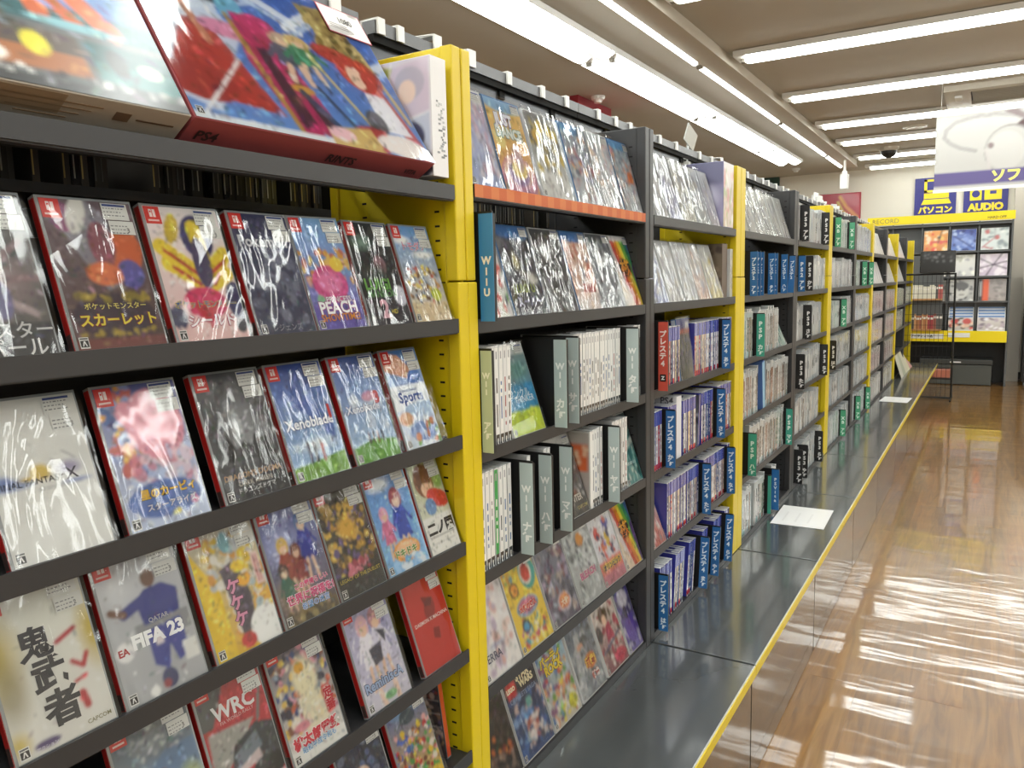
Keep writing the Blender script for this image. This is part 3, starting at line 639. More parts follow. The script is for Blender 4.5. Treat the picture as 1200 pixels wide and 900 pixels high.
art = A('#c8c4b4', '#e2bc34', 16).p([(0, .15), (.28, .5), (.3, 1), (0, 1)], '#e8c832').n(.2, .1, 1, .5, ['#e0c040', '#c8ccd0', '#d8a050', '#a8c0c8', '#e8e4dc', '#b0a890'], 110, .06).n(.4, .5, 1, .95, ['#d8d8d4', '#e8b850', '#b8c8cc', '#f0e8d8', '#d09a50'], 90, .06).e(.52, .16, .08, .08, '#7fb4c0').p([(.35, .35), (.6, .3), (.72, .6), (.68, .85), (.45, .88), (.4, .6)], '#5c5460').e(.62, .36, .1, .05, '#f0d040').e(.66, .48, .1, .05, '#f0b840').e(.82, .88, .25, .16, '#f2f2f0').e(.5, .93, .12, .06, '#c83c3c').r(.85, .3, .97, .56, '#e8d0cc').r(.88, .32, .90, .54, '#c03a40').r(.925, .32, .94, .54, '#c03a40')
face_case('red', .587, .108, z, 19, art, 'busy yellow case with sideways pink lettering and a white rounded shape, fourth shelf', [('ケケケ', .48, .62, .36, '#e6a0c0', T2(outline='#6a3a5a', bold=.04, vertical=True))])
art = A('#7d87c0', '#6a5a4c', 17).e(.3, .35, .4, .2, '#a8b0d8', soft=.8).e(.3, .75, .4, .2, '#9a8a70', soft=.6).fig(.72, .2, .9, '#5a7ab0', '#3440a0').fig(.3, .35, .8, '#d8b860', '#a04a3a').fig(.5, .42, .7, '#7a4030', '#8a3030').fig(.2, .55, .7, '#4a3a34', '#3a6a5a').r(.1, .9, 1, 1, '#7a6a50').n(.1, .86, 1, 1, ['#8a7850', '#5a5040', '#a89868'], 30, .06)
face_case('red', .697, .103, z, 19, art, 'blue case with a group of small drawn figures and pink outlined lettering, fourth shelf', [('この素晴らしい', .62, .70, .6, '#e05a8a', T2(outline='#fbeef4', bold=.03)), ('世界に祝福を!', .56, .79, .84, '#e0508a', T2(outline='#fbeef4', bold=.03)), ('希望の迷宮', .6, .87, .5, '#6aa8e0', T2(outline='#fbeef4'))])
art = A('#57503c', '#3a3a3a', 18).n(0, .12, 1, .8, ['#b08a3c', '#7a6030', '#d8b050', '#5a4a58', '#3c3430', '#c8a860', '#6a5a8a'], 170, .06).e(.5, .4, .25, .14, '#d8ac48', soft=.5).r(0, .8, 1, .86, '#35342c').n(.3, .72, .8, .8, ['#d07a8a', '#a84a5a'], 14, .06)
face_case('red', .803, .101, z, 19, art, 'brown and gold case with tangled golden shapes and a dull yellow line of lettering', [('LEGACY OF THE DUELIST', .5, .83, .86, '#c8b44a')])
art = A('#6a9ad8', '#8ec0e8', 19).e(.3, .12, .35, .1, '#f0f4f8', soft=.6).fig(.62, .3, 1.1, '#a84a5a', '#3a55b8').fig(.25, .42, .8, '#e8a8c0', '#d8789c').e(.55, .82, .33, .11, '#f0a850').e(.55, .81, .26, .08, '#f4c89c').n(.1, .9, 1, 1, ['#a8d0f0', '#e8f0f8', '#7ab0dc'], 24, .07)
face_case('red', .909, .108, z, 19, art, 'light blue and pink case with an orange splash badge low on its cover', [('ドキドキ', .52, .82, .5, '#6a9a4a', T2(outline='#f8f0e0', bold=.03))])
art = A('#b9c08a', '#f0eee6', 20).e(.4, .24, .32, .18, '#8a5a3c').e(.45, .32, .2, .11, '#ecc8a8').p([(.15, .12), (.75, .14), (.6, .28), (.35, .26), (.2, .32)], '#7a4c32').e(.7, .45, .35, .1, '#d0443c', 15).e(.4, .52, .18, .09, '#7aa0cc').r(0, .62, 1, 1, '#f0eee8').e(.85, .25, .2, .14, '#8fae5c', soft=.4).l(.1, .83, .9, .83, .008, '#3a3a3a').l(.1, .9, .9, .9, .008, '#3a3a3a')
face_case('red', 1.020, .085, z, 19, art, 'white case with a brown-haired head and heavy black characters, rightmost on the fourth shelf', [('二ノ国', .52, .74, .84, '#1c1c1e', T2(bold=.05))], badge=False)
# ---- first bay, fifth shelf
z = .363
art = A('#4a545c', '#a8bcd0', 21).n(.2, .05, .9, .3, ['#9aa0a4', '#6a7074', '#c0c4c6'], 40, .04).e(.5, .2, .3, .08, '#8a9094', al=.5).e(.4, .5, .5, .2, '#7a9cc4', soft=.8).p([(0, .45), (.3, .4), (.6, .3), (1, .3), (1, .6), (0, .7)], '#5a7ea8', .6).fig(.5, .5, .9, '#8a5c3c', '#c8b89c').e(.85, .6, .2, .18, '#b8c48c', soft=.6)
face_case('red', .470, .106, z, 19, art, 'blue-grey case with a flourished emblem above a brown-haired figure, fifth shelf')
art = A('#b8303a', '#c43a44', 22).p([(0, 0), (.5, 0), (.15, .35), (0, .35)], '#5a5c5c').p([(.05, .38), (.75, .42), (.1, .75), (0, .75)], '#a8a6a0').l(.95, .2, .8, .45, .05, '#7a7c7c').p([(.2, .8), (.35, .56), (.75, .46), (1, .52), (1, .9), (.3, .94)], '#3a3e44').p([(.34, .62), (.72, .52), (.76, .66), (.36, .74)], '#7d8894').p([(.2, .76), (.7, .66), (.72, .74), (.22, .84)], '#d8c8c8').p([(.3, .8), (.6, .75), (.5, .82)], '#c83040').e(.32, .9, .1, .06, '#1c1c20').e(.9, .84, .12, .09, '#1c1c20').e(.9, .98, .3, .06, '#e8a8b0').r(.15, .84, .8, .9, '#25282c')
face_case('red', .582, .106, z, 19, art, 'red case with a rally car and white lettering, fifth shelf of the nearest bay', [('WRC', .5, .27, .62, '#e6e6e6', T2(bold=.03)), ('FIA WORLD RALLY', .52, .35, .5, '#dcb0b0')])
art = A('#5a4a5c', '#eceae4', 23).n(0, 0, 1, .75, ['#4a5a8c', '#c86a4a', '#e0c060', '#d898a8', '#7a8a9c', '#8a5a44', '#e8e0d0', '#3c3c50'], 190, .055).e(.55, .36, .26, .22, '#e8e0c0', soft=.35).e(.5, .26, .09, .05, '#dca83c').p([(.35, .5), (.75, .5), (.8, .78), (.35, .8)], '#ece6c8', .8).r(0, .88, 1, 1, '#ecebe6').e(.3, .72, .2, .05, '#d88a98', soft=.4).r(.78, .5, .93, .74, '#d03c3c').r(.80, .52, .91, .72, '#f0dcd4')
face_case('red', .697, .107, z, 19, art, 'colourful crowded case with cream centre and red railway lettering, fifth shelf', [('桃太郎電鉄', .5, .82, .84, '#d8384c', T2(outline='#fbf3f3', bold=.05)), ('昭和平成令和も', .5, .89, .6, '#58a0d0', T2(outline='#f4f8fb')), ('定番', .855, .62, .2, '#c8283c', T2(vertical=True, bold=.04))])
art = A('#a8a4c8', '#d8d4e0', 24).n(0, 0, 1, 1, ['#b8b4d0', '#8a88b8', '#d0cce0'], 30, .12, .5).fig(.35, .22, 1.1, '#e0b8c4', '#ece8f0').fig(.65, .2, 1.1, '#c08a94', '#dcd8e8').p([(.35, .45), (.65, .42), (.6, .6), (.4, .62)], '#4a4858').p([(.6, .3), (.8, .34), (.75, .46)], '#3c3a4a').l(.35, .85, .4, 1, .1, '#ecd0c0').l(.7, .8, .72, 1, .1, '#ecd0c0').e(.55, .93, .14, .04, '#8abf8a')
face_case('red', .848, .106, z, 19, art, 'lilac case with two pale drawn girls in white, standing alone between gaps', [('ReminiscA', .5, .76, .84, '#a8bcdc', T2(outline='#3c4468', bold=.03))])
art = A('#c63a34', '#c9342e', 25).e(.55, .4, .14, .12, '#6a2a2c', 30, al=.6).p([(.4, .25), (.7, .3), (.6, .38), (.45, .36)], '#5a2628', .7).p([(.5, .6), (.66, .62), (.62, .74), (.46, .7)], '#5a2628', .6)
face_case('red', .990, .106, z, 19, art, 'solid red case with one line of white capital lettering, beside the yellow post', [('DAEMON X MACHINA', .52, .50, .86, '#f4e4e0', T2(bold=.02))], badge=False, fine=1)
# ---- first bay, sixth shelf (tops only in view)
z = .168
art = A('#6f6a70', '#4a4650', 26)
face_case('red', .362, .085, z, 19, art, 'grey case at the bottom left corner, mostly cut off by the frame')
art = A('#7a8084', '#55585c', 29).e(.5, .3, .4, .1, '#c0c4c4', soft=.6)
face_case('red', .48, .10, z, 19, art, 'case whose top edge just shows at the bottom, below the red rally car case')
art = A('#2c3040', '#3a3c50', 27).n(.1, .1, .9, .7, ['#28304c', '#4a5474', '#5c6a94', '#343a52', '#707890'], 60, .08).e(.45, .45, .16, .08, '#e0c4b0').e(.6, .75, .3, .1, '#7a4048')
face_case('red', .812, .104, z, 19, art, 'dark navy case with an oversized blue-striped price card, sixth shelf')
art = A('#3a6ab0', '#d8b040', 28).e(.5, .15, .5, .12, '#8ab8e0', soft=.7).e(.5, .24, .2, .08, '#3c4c58').l(.2, .3, .8, .16, .03, '#5a6a70').n(.0, .35, 1, .95, ['#c83c38', '#e8c840', '#4a6ab8', '#e8e0d8', '#7a4a38', '#5aa050', '#d88a40', '#e8b0b0'], 170, .05).e(.85, .95, .3, .09, '#e8c83c', soft=.4)
face_case('red', .932, .104, z, 19, art, 'blue case with a dense rainbow crowd, red-edged, on the sixth shelf')
# case standing side-on with its back cover showing
t = thing('game_case', 'case leaning sideways against the yellow post, its picture-filled back cover showing', 'game case', (-.03, 1.072, Z(.162)), None, (0, math.radians(-7), 0))
b = MB(); b.box(-.105, 0, 0, 0, .0115, .17, lin('#6a6e70')); b.box(-.104, -.0003, .002, -.001, 0, .168, lin('#444244')); b.box(0, .001, .003, .0006, .0105, .167, lin('#b8472c')); b.build('case_body', casem, t)
art = A('#4a4648', '#5a4a48', 31).n(0, .2, 1, .85, ['#8a6a58', '#3c3a44', '#6a5a7a', '#a88a70', '#c0a8a0', '#2c2c34', '#8a4038'], 140, .05).r(.05, .04, .7, .17, '#8a8e92').r(.08, .06, .65, .1, '#d0d4d8').r(.3, .72, .55, .97, '#dcd8d0').e(.42, .8, .08, .04, '#3a2a2a')
for q in (.35, .5, .65): art.r(0, q, 1, q+.012, '#a8a0a0')
ob('back_cover_print', art.mesh(.101, .164), t, (-.103, -.0008, .003))

# ---------------------------------------------------------------- big boxes on the nearest top shelf
def big_box(label, yl, w_, h, t, lean, x, z, col, art, nm='boxed_set'):
    r = math.radians(lean)
    o = thing(nm, label, 'box', (x, yl, Z(z)), None, (-r, 0, math.pi/2))
    b = MB(); c = lin(col); b.box(0, 0, 0, w_, t, h, c); b.build('carton', mat('carton', None, .55, vcol=True), o, bevel=.001)
    ob('front_print', art.mesh(w_-.003, h-.003), o, (.0015, -.0008, .0015))
    return o
art = Art(140, 94, '#6f7278', '#5a5e60', 41)
art.r(0, 0, .3, .5, '#8f9a8c').e(.15, .3, .2, .25, '#7d8a72', soft=.6).e(.62, .2, .22, .22, '#4a4c50').e(.58, .12, .16, .16, '#9a9ca0').e(.56, .1, .05, .06, '#e4e4e4').l(.2, .0, .5, .35, .05, '#4c4e54').e(.9, .35, .25, .12, '#5c7452', soft=.6).p([(.72, 0), (1, 0), (1, .35), (.8, .3)], '#6c6a86')
for k, (x0, x1, c1, c2) in enumerate(((.0, .22, '#b8a890', '#8fa888'), (.25, .62, '#b09088', '#8a6a66'), (.64, 1.0, '#5a7fb4', '#2f5c62'))):
    art.r(x0, .5, x1, .72, c1).r(x0, .62, x1, .72, c2)
art.l(.7, .54, .72, .66, .05, '#c06038').l(.82, .56, .88, .68, .06, '#d06a40').l(.74, .56, .8, .68, .04, '#c06038').e(.36, .56, .06, .03, '#d8cc60').e(.8, .7, .12, .02, '#7fb0bc')
for k, (x0, x1, c1, c2) in enumerate(((.05, .42, '#9aa080', '#b08060'), (.5, .78, '#5a5048', '#a06844'), (.8, 1.0, '#2f5658', '#3c6e6e'))):
    art.r(x0, .75, x1, .93, c1).r(x0, .84, x1, .93, c2)
art.e(.12, .79, .06, .03, '#d8d870').e(.68, .82, .03, .05, '#d8cc40').e(.86, .83, .025, .06, '#202024').e(.94, .84, .03, .03, '#c0d0b0').e(.55, .89, .06, .04, '#e8e4dc').n(.35, .93, 1, .99, ['#e8e8e4', '#3a3a3c', '#9a9a9a'], 60, .01).r(0, .96, 1, 1, '#3c3e40')
art.fine(500, .014); o1 = big_box('huge leaning boxed set with a grid of scene pictures, left end of top shelf', .13, .467, .305, .052, 31.8, .004, 1.207, '#a39b90', art)
lettering(o1, 'をたち', .27, .225, .17, '#d8794a', y=-.0015, bold=.04)
b = MB(); b.box(.2, .003, -.0006, .33, .03, 0, lin('#8a7862')); 
for k in range(4): b.box(.26+.01*k, .012+k*.007, -.0006, .37-.01*k, .0135+k*.007, 0, lin('#7a6650'))
b.box(.385, .014, -.0006, .402, .026, 0, lin('#6a5440')); b.box(.41, .02, -.0006, .455, .022, 0, lin('#5a4432')); b.build('underside_print', printm, o1)

art = Art(150, 99, '#2f62b8', '#6a94d2', 42)
for q in ((.05, .05, .3, .2), (.1, .35, .45, .15), (.35, .1, .6, .25), (.0, .6, .2, .45), (.55, .3, .75, .1), (.2, .1, .45, .02), (.8, .5, 1, .35)): art.l(*q, .035, '#eef3f8', .8).l(q[0], q[1]+.06, q[2], q[3]+.05, .02, '#cfe0f2', .7)
art.p([(0, .35), (.25, .2), (.3, .5), (.1, .95), (0, .9)], '#dfe8f2', .8)
art.p([(.12, .45), (.2, .42), (.34, .9), (.05, .86), (.02, .7)], '#b83c34').e(.08, .8, .12, .1, '#a83430').l(.12, .2, .18, .55, .03, '#c88a6a').e(.11, .17, .03, .05, '#d8d4cc').l(.02, 1, .26, .62, .012, '#f0f0f0')
art.l(.2, .18, .34, .02, .07, '#202028').e(.22, .22, .09, .07, '#24242c', 20).e(.31, .1, .035, .06, '#e8c8ac').p([(.28, .2), (.36, .18), (.4, .35), (.28, .36)], '#6fb4d4').e(.27, .45, .1, .05, '#dc92b4')
art.p([(.32, .32), (.42, .3), (.58, .95), (.38, .98), (.3, .6)], '#b82c66').p([(.36, .5), (.4, .5), (.46, .9), (.4, .95)], '#4a2438').p([(.44, .6), (.47, .6), (.54, .9), (.5, .92)], '#4a2438').e(.42, .35, .07, .06, '#c83a74')
art.l(.3, .35, .38, .98, .02, '#b8964a').fig(.5, .4, .45, '#c8b098', '#5a5c74').fig(.57, .38, .42, '#d8b878', '#3c8c6c').e(.48, .7, .05, .025, '#d0a040').l(.47, .72, .62, 1, .03, '#3a4864').l(.56, .66, .68, .95, .02, '#3a4864')
art.p([(.66, .08), (.84, .05), (.92, .42), (.74, .4)], '#a8935a').n(.68, .12, .9, .38, ['#6a5a34', '#c8b478', '#8a743c'], 40, .02).l(.6, .45, .78, .95, .015, '#d8c078').l(.9, .3, .98, .75, .02, '#d8c078')
art.e(.76, .4, .13, .06, '#b84038', 8).e(.83, .48, .11, .12, '#c04438').e(.8, .5, .04, .08, '#f0d4be').l(.86, .5, .96, .95, .07, '#c04840').l(.66, .36, .8, .42, .03, '#c04840')
art.p([(.8, .6), (.9, .6), (.95, .85), (.8, .85)], '#ecebf0').e(.78, .8, .05, .08, '#4a4c54', 20).e(.72, .92, .1, .08, '#b83c40').e(.86, .93, .13, .07, '#f4ece8').p([(.5, .9), (.72, .86), (.74, 1), (.5, 1)], '#d8bc7c').e(.56, .93, .06, .04, '#f0c8d0').r(0, .97, .5, 1, '#e8eef4')
art.fine(700, .013); o2 = big_box('huge leaning sky-blue boxed set with robed figures and a pink-edged price card', .602, .447, .297, .052, 31.8, .004, 1.207, '#98484c', art)
for s_, x, w_ in (('PS4', .03, .03), ('RINTS', .255, .055), ('VITA', .41, .03)):
    me, tw, th = text_mesh(s_, .03); m2 = me.copy(); m2.materials.clear(); m2.materials.append(mat('ink_#35201f', '#35201f', .5))
    l_ = ob('lettering', m2, o2, (x, .026, -.0008)); l_.rotation_euler = (math.pi, 0, 0); k = w_/tw; l_.scale = (k, k, k)
t = ob('price_card', None, o2, (.352, -.0025, .235)); t.rotation_euler = (0, math.radians(4), 0)
b = MB(); b.box(0, -.0006, 0, .098, 0, .058, lin('#c85a70')); b.box(.002, -.0009, .002, .096, -.0006, .056, lin('#f0eeec')); 
for k in range(3): b.box(.01, -.0011, .012+k*.004, .05, -.0009, .0135+k*.004, lin('#a8a4a4'))
o_ = b.mesh('price_card', printm); t2 = ob('price_card', o_, o2, (.352, -.0025, .236)); bpy.data.objects.remove(t)
lettering(t2, '1080', .052, .032, .03, '#4a4a4a', y=-.0014, bold=.01)
ob('rating_mark', RATE, o2, (.006, -.0012, .006))
me = wrap_mesh(.44, .29, 91); me.materials[0] = wrap_flat; ob('clear_wrap', me, o2, (.001, -.0004, 0))
t = thing('boxed_set', 'upright white boxed set with pictures on its side, between the sky-blue box and yellow post', 'box', (-.004, 1.056, Z(1.1905)), None, (0, math.radians(0), 0))
b = MB(); b.box(-.14, 0, 0, 0, .042, .188, lin('#e4e4e6')); b.build('carton', mat('carton', None, .55, vcol=True), t, bevel=.001)
art = Art(50, 64, '#d8d4dc', '#ecebee', 43).p([(0, 0), (.45, .05), (.2, .5), (0, .6)], '#a8b060').e(.15, .3, .2, .15, '#d89a4c').e(.2, .36, .12, .09, '#eccaa4').p([(.45, .05), (.98, .0), (.98, .45), (.3, .55)], '#d0c4d4').e(.7, .2, .22, .14, '#b8b4c4').e(.66, .27, .13, .1, '#ecd4c4').p([(.2, .6), (.98, .45), (.98, 1), (.3, 1)], '#c4ccdc').e(.7, .66, .2, .13, '#5a5c78').e(.66, .74, .12, .09, '#ecd0bc').e(.9, .9, .14, .1, '#4a4a58').l(0, .62, .98, .46, .012, '#f4f4f4').l(.44, 0, .24, .55, .012, '#f4f4f4').e(.1, .8, .15, .12, '#8a5a48')
ob('side_print', art.mesh(.138, .185), t, (-.139, -.0009, .0015))
b = MB(); g = random.Random(5)
for k in range(26):
    yy = .012+g.uniform(0, .018); zz = .03+k*.0035; b.box(0, yy, zz, .0006, yy+g.uniform(.003, .010), zz+.003, lin(g.choice(['#8a8c90', '#b8babc', '#6a6c70'])))
b.build('front_print', printm, t)

# ---------------------------------------------------------------- spine-out cases
def spine_mesh(kind, seed):
    g = random.Random(seed); b = MB(); t = .0145; h = .19; d = .135; n = 26
    pal = {'wii': ['#e6e6e4']*6+['#dcdcdc'], 'ps4': ['#e4e4e6', '#d8d8da', '#3c3c44', '#c8b49c', '#8a8c94', '#b85a50', '#e0e0e0', '#4a5a7c', '#2c2c30'],
           'psp': ['#e4e4e0', '#d8d8d4', '#c8ccca', '#5a5650', '#3a3a3c', '#b4aca0', '#8aa4a4', '#a87860'], 'ps3': ['#e0e0dc', '#d4d4d0', '#e8e8e4', '#c8c4bc', '#a8b4bc', '#8a8a88']}[kind]
    base = lin(g.choice(pal)); ink = lin(g.choice(['#55555a', '#8a8a90', '#3c3c40', '#a05a5a', '#4a6a9a']) if sum(base) > 1 else '#c8c8c8')
    if kind == 'ps4': h = .172; topc = lin(g.choice(['#5459ac', '#6a6eb8', '#4a50a0'])); body = lin('#3c3f94')
    elif kind == 'wii': topc = base; body = lin('#d2d4d6')
    elif kind == 'psp': topc = lin('#ccd0d0'); body = lin('#b4b8b8'); h = g.choice([.172, .178, .19])
    else: topc = lin('#bcc0c2'); body = lin('#c4c8ca'); h = .172
    green = kind == 'wii' and seed == 99
    if green: base = lin('#2c9a4c'); ink = lin('#e8f0e8'); topc = base
    low = g.random()
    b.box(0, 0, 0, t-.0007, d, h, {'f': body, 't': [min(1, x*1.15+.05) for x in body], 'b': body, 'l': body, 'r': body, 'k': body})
    top_n = 6 if kind == 'ps4' else 4
    for j in range(n):
        z1 = h-.002-(h-.004)*j/n; z0 = h-.002-(h-.004)*(j+1)/n
        for i in range(3):
            c = base
            if j < top_n: c = topc if not (kind == 'wii' and i == 1 and j in (1, 2)) else lin('#9a9a9e')
            elif 7 < j < 21 and i == 1 and g.random() < .62: c = ink
            elif j > n-4 and kind in ('wii',): c = lin('#2c2c2e') if i != 1 or j == n-3 else lin('#d8d8d4')
            elif j > n-4 and kind == 'ps4' and low < .45: c = lin('#c0392f')
            elif j > n-5 and kind in ('psp', 'ps3') and low < .6: c = lin('#7fa8a8' if low < .3 else '#c0c8cc')
            x0 = .001+(t-.003)*i/3; x1 = .001+(t-.003)*(i+1)/3
            b.quad((x0, -.0003, z0), (x1, -.0003, z0), (x1, -.0003, z1), (x0, -.0003, z1), c)
    # film folded into little white and dark triangles at the foot, and a crimp on top
    b.poly([(.001, -.0012, .0), (t-.002, -.0012, .0), (t*.5, -.0008, .008)], lin('#ececec')); b.poly([(.001, -.001, .0), (.004, -.001, 0), (.001, -.001, .009)], lin('#1c1c1e'))
    b.box(.001, -.0012, h, t-.002, .02+g.uniform(0, .05), h+g.uniform(.0006, .0025), lin('#eceef0'))
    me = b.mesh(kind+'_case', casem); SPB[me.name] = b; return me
SPB = {}
fm = MB()
SP = {k: [spine_mesh(k, s) for s in range(14)] for k in ('wii', 'ps4', 'psp', 'ps3')}
GREEN = spine_mesh('wii', 99)
KN = {'wii': 'white case', 'ps4': 'blue-topped case', 'psp': 'grey case', 'ps3': 'pale grey case'}
def fill(yl, yr, zl, kind, anchor, group, roll=0, depth=-.010, jit=.002, meshes=None):
    n = max(1, int((yr-yl+.0008)/.0147)); p = (yr-yl)/n; last = None
    if yl > 2.95:          # fourth bay: too fine to pick apart
        for i in range(n):
            sb = SPB[R.choice(SP[kind]).name]; k0 = len(fm.v); xx = depth-R.uniform(0, jit); yy = yl+i*p; zz = Z(zl-.0075)
            fm.v += [(xx-v[1], yy+v[0], zz+v[2]) for v in sb.v]; fm.f += [tuple(k0+q for q in f) for f in sb.f]; fm.c += sb.c; fm.m += sb.m
        return
    for i in range(n):
        me = R.choice(meshes or SP[kind])
        while me is last and not meshes: me = R.choice(SP[kind])
        last = me
        o = ob('game_case', me, None, (depth-R.uniform(0, jit), yl+i*p, Z(zl-.0075)+ (abs(math.sin(math.radians(roll)))*.0145 if roll > 0 else 0)))
        o.rotation_euler = (0, math.radians(roll), math.pi/2)
        tag(o, f'{KN[kind]}, {NUM[min(i, 49)]} {anchor}', 'game case', group)
DVC = {'blue': ('#2a6aa8', '#e4f0f8'), 'wiiu': ('#3a86bb', '#f2ead8'), 'pale': ('#b9caca', '#f6faf8'), 'green': ('#b9c6a4', '#eef0e4'), 'red': ('#cf5546', '#f6ece8'), 'teal': ('#3a9a86', '#dcf0ea'), 'black': ('#1b1b1d', '#e4e4e4'), 'xgreen': ('#4aa078', '#dcf0e4')}
def divider(y, zl, col, texts, label, group=None, h=.185, wd=.028, x=0, roll=0):
    """upright board between the cases; its label faces back along the aisle and stands proud of the shelf edge"""
    o = thing('index_divider', label, 'divider', (x, y, Z(zl-.004)), group, (0, 0, 0) if not roll else (math.radians(roll), 0, 0))
    bg, ink = DVC[col]
    b = MB(); b.box(-.11, .0012, .001, wd-.002, .006, h+.004); b.box(wd-.006, .0012, 0, wd-.001, .011, h); b.build('board', black, o)
    b = MB(); b.box(-.001, 0, 0, wd, .0012, h, lin(bg)); b.build('label_plate', mat('card_print', None, .4, vcol=True, coat=.2), o)
    for (s_, zc, ln) in texts:
        lettering(o, s_, wd*.5-.0005, h*zc, h*ln, ink, y=-.0006, bold=.045, vertical=True, maxh=wd*.78)
    return o
print('objects so far', len(bpy.data.objects))
# second bay -----------------------------------------------------
def soft_art(seed, top, bot, cols, n=60, size=.06, wash=.0, w_=34, h_=46):
    return Art(w_, h_, top, bot, seed).n(0, .1, 1, .95, cols, n, size).wash(a=wash)
G2 = 'face-out cases on the orange-taped shelf'
zt = 1.188
fl = 12
face_case('white', 1.172, .108, zt, 16, soft_art(50, '#b8b0cc', '#8ea4d8', ['#c8a0b8', '#9a94b8', '#d8d0dc', '#7a7a98', '#b888a0'], 70, .07, .25).r(.7, .02, 1, .14, '#e8e8e8'), 'pinkish-lilac case, leftmost behind the orange-taped shelf edge', group=G2, surf=-.006, tagk=1)
art = Art(40, 56, '#e8c04a', '#e0a048', 51).e(.5, .04, .6, .09, '#6fa4cc').e(.5, .85, .5, .25, '#c87898').e(.5, .78, .42, .16, '#e8b8a0').e(.5, .8, .3, .14, '#9a78b0').e(.55, .75, .22, .1, '#f0d870').e(.6, .62, .12, .16, '#c8a8b8', al=.8).e(.2, .45, .14, .1, '#f0dc80').wash(a=.15)
face_case('blue', 1.286, .14, zt, 16, art, 'yellow case with a purple swirl, second on the orange-taped shelf', [('JUST', .42, .24, .5, '#f4f4fa', T2(outline='#7a68b8', bold=.06)), ('DANCE', .5, .36, .72, '#eef4f0', T2(outline='#68a0a8', bold=.05))], group=G2, surf=-.006, tagk=1)
art = soft_art(52, '#6a6a6c', '#e8e8e4', ['#e0c440', '#e8cc5c', '#4c4c50', '#d8b030', '#a89850'], 50, .09).r(0, .7, 1, 1, '#e6e6e2').n(.1, .7, .9, .98, ['#c8c8c8', '#f4f4f4', '#9a9a9a'], 40, .04).wash(a=.1)
face_case('white', 1.435, .138, zt, 16, art, 'black and yellow splashed case with a white lower part, orange-taped shelf', group=G2, surf=-.006, tagk=1)
pc = ['#8a8ab0', '#c88868', '#b86a78', '#7a6a9a', '#d8b8a8', '#5a6a7c', '#e0a050', '#a8b8c0']
for k, (y, w_, lab) in enumerate(((1.59, .128, 'blue-topped case with muddled red and violet artwork, fourth on the orange-taped shelf'), (1.722, .124, 'washed-out grey case overlapped by glare, fifth on the orange-taped shelf'), (1.850, .130, 'blue-topped case with an orange patch, rightmost on the orange-taped shelf'))):
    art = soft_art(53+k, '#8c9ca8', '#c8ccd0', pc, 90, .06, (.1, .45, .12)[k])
    if k != 1: art.e(.5, .03, .6, .09, '#6a9cc8')
    if k == 2: art.e(.72, .5, .14, .09, '#e08048')
    art.r(0, .72, 1, .93, '#d0d4d8', .6)
    face_case('blue' if k != 1 else 'white', y, w_, zt, 16, art, lab, group=G2, surf=-.006, tagk=1)
# row two
z = .953; G2b = 'face-out cases beside the tall blue divider'
divider(1.178, z, 'wiiu', [('WiiU', .42, .55)], 'tall sky-blue divider board at the left end of the second bay', h=.188)
face_case('white', 1.216, .088, z, 17, soft_art(60, '#d8d4d8', '#e8ece0', ['#c84a44', '#d86a60', '#e8e4e4', '#6a6a7c', '#7ac070'], 40, .08), 'white, red and green case just right of the tall blue divider', group=G2b, tagk=0)
art = soft_art(61, '#4c5058', '#5a5864', ['#5a5e68', '#3c4048', '#787c84', '#6a6a50'], 50, .08).e(.5, .05, .6, .09, '#4a7ab4').e(.4, .4, .12, .12, '#b8b070', soft=.6).e(.75, .6, .2, .1, '#dcd8d0', soft=.6)
face_case('blue', 1.313, .14, z, 17, art, 'dark case with a blue top band and faint green lettering, second bay', [('LUIGI U', .45, .70, .6, '#a8b868', T2(bold=.03)), ('スーパー', .5, .84, .7, '#a8a8c8', T2(bold=.03))], group=G2b, tagk=1)
art = soft_art(62, '#55565a', '#6a6c70', ['#4a4b4e', '#8a8c8e', '#5c5e62'], 40, .1).e(.4, .25, .3, .12, '#d8dadc', soft=.8)
face_case('grey', 1.455, .13, z, 17, art, 'plain dark grey case with small white script, second bay', [('Twilight', .55, .55, .5, '#c8c8c8', T2(bold=.02))], group=G2b, tagk=1)
art = soft_art(63, '#c08868', '#e4d8d4', ['#c86a50', '#d8a888', '#e8dcd4', '#8a94a8', '#e0c0b0'], 55, .08, .1).e(.5, .05, .6, .08, '#4a7ab4')
face_case('blue', 1.592, .128, z, 17, art, 'orange-red washed case with a blue top band and red script, second bay', [('Zelda', .6, .72, .5, '#c8504a', T2(bold=.03))], group=G2b, tagk=1)
art = soft_art(64, '#5c6068', '#c0c4ca', ['#9aa0a8', '#d8dce0', '#6a7078', '#b0b4bc'], 60, .08).e(.35, .35, .2, .15, '#e8eaec', soft=.6)
face_case('grey', 1.724, .128, z, 17, art, 'silvery dark case left of the rainbow case', group=G2b, tagk=1)
def rainbow(seed):
    a = Art(40, 54, '#c8c4c0', '#e8d8dc', seed); cs = ['#c84838', '#e08a38', '#e8d048', '#7ab048', '#3c9a70', '#4a70b0', '#5a4a90']
    for k, c in enumerate(cs): a.l(.05+k*.16, -.05, .05+k*.16+.55, 1.05, .17, c)
    a.l(.98, .5, 1.1, 1.1, .3, '#6a4a8c').r(0, 0, 1, .06, '#e4e0e0').p([(0, .5), (.5, 1), (0, 1)], '#ead8a8', .5)
    return a.e(.48, .45, .3, .13, '#3c3038')
face_case('white', 1.857, .125, z, 17, rainbow(65), 'rainbow-striped case on the second shelf of the orange-taped bay', [('太鼓', .48, .42, .5, '#f0b040', T2(bold=.05)), ('達人', .5, .5, .45, '#e88a38', T2(bold=.05))], tagk=1, badge=False)
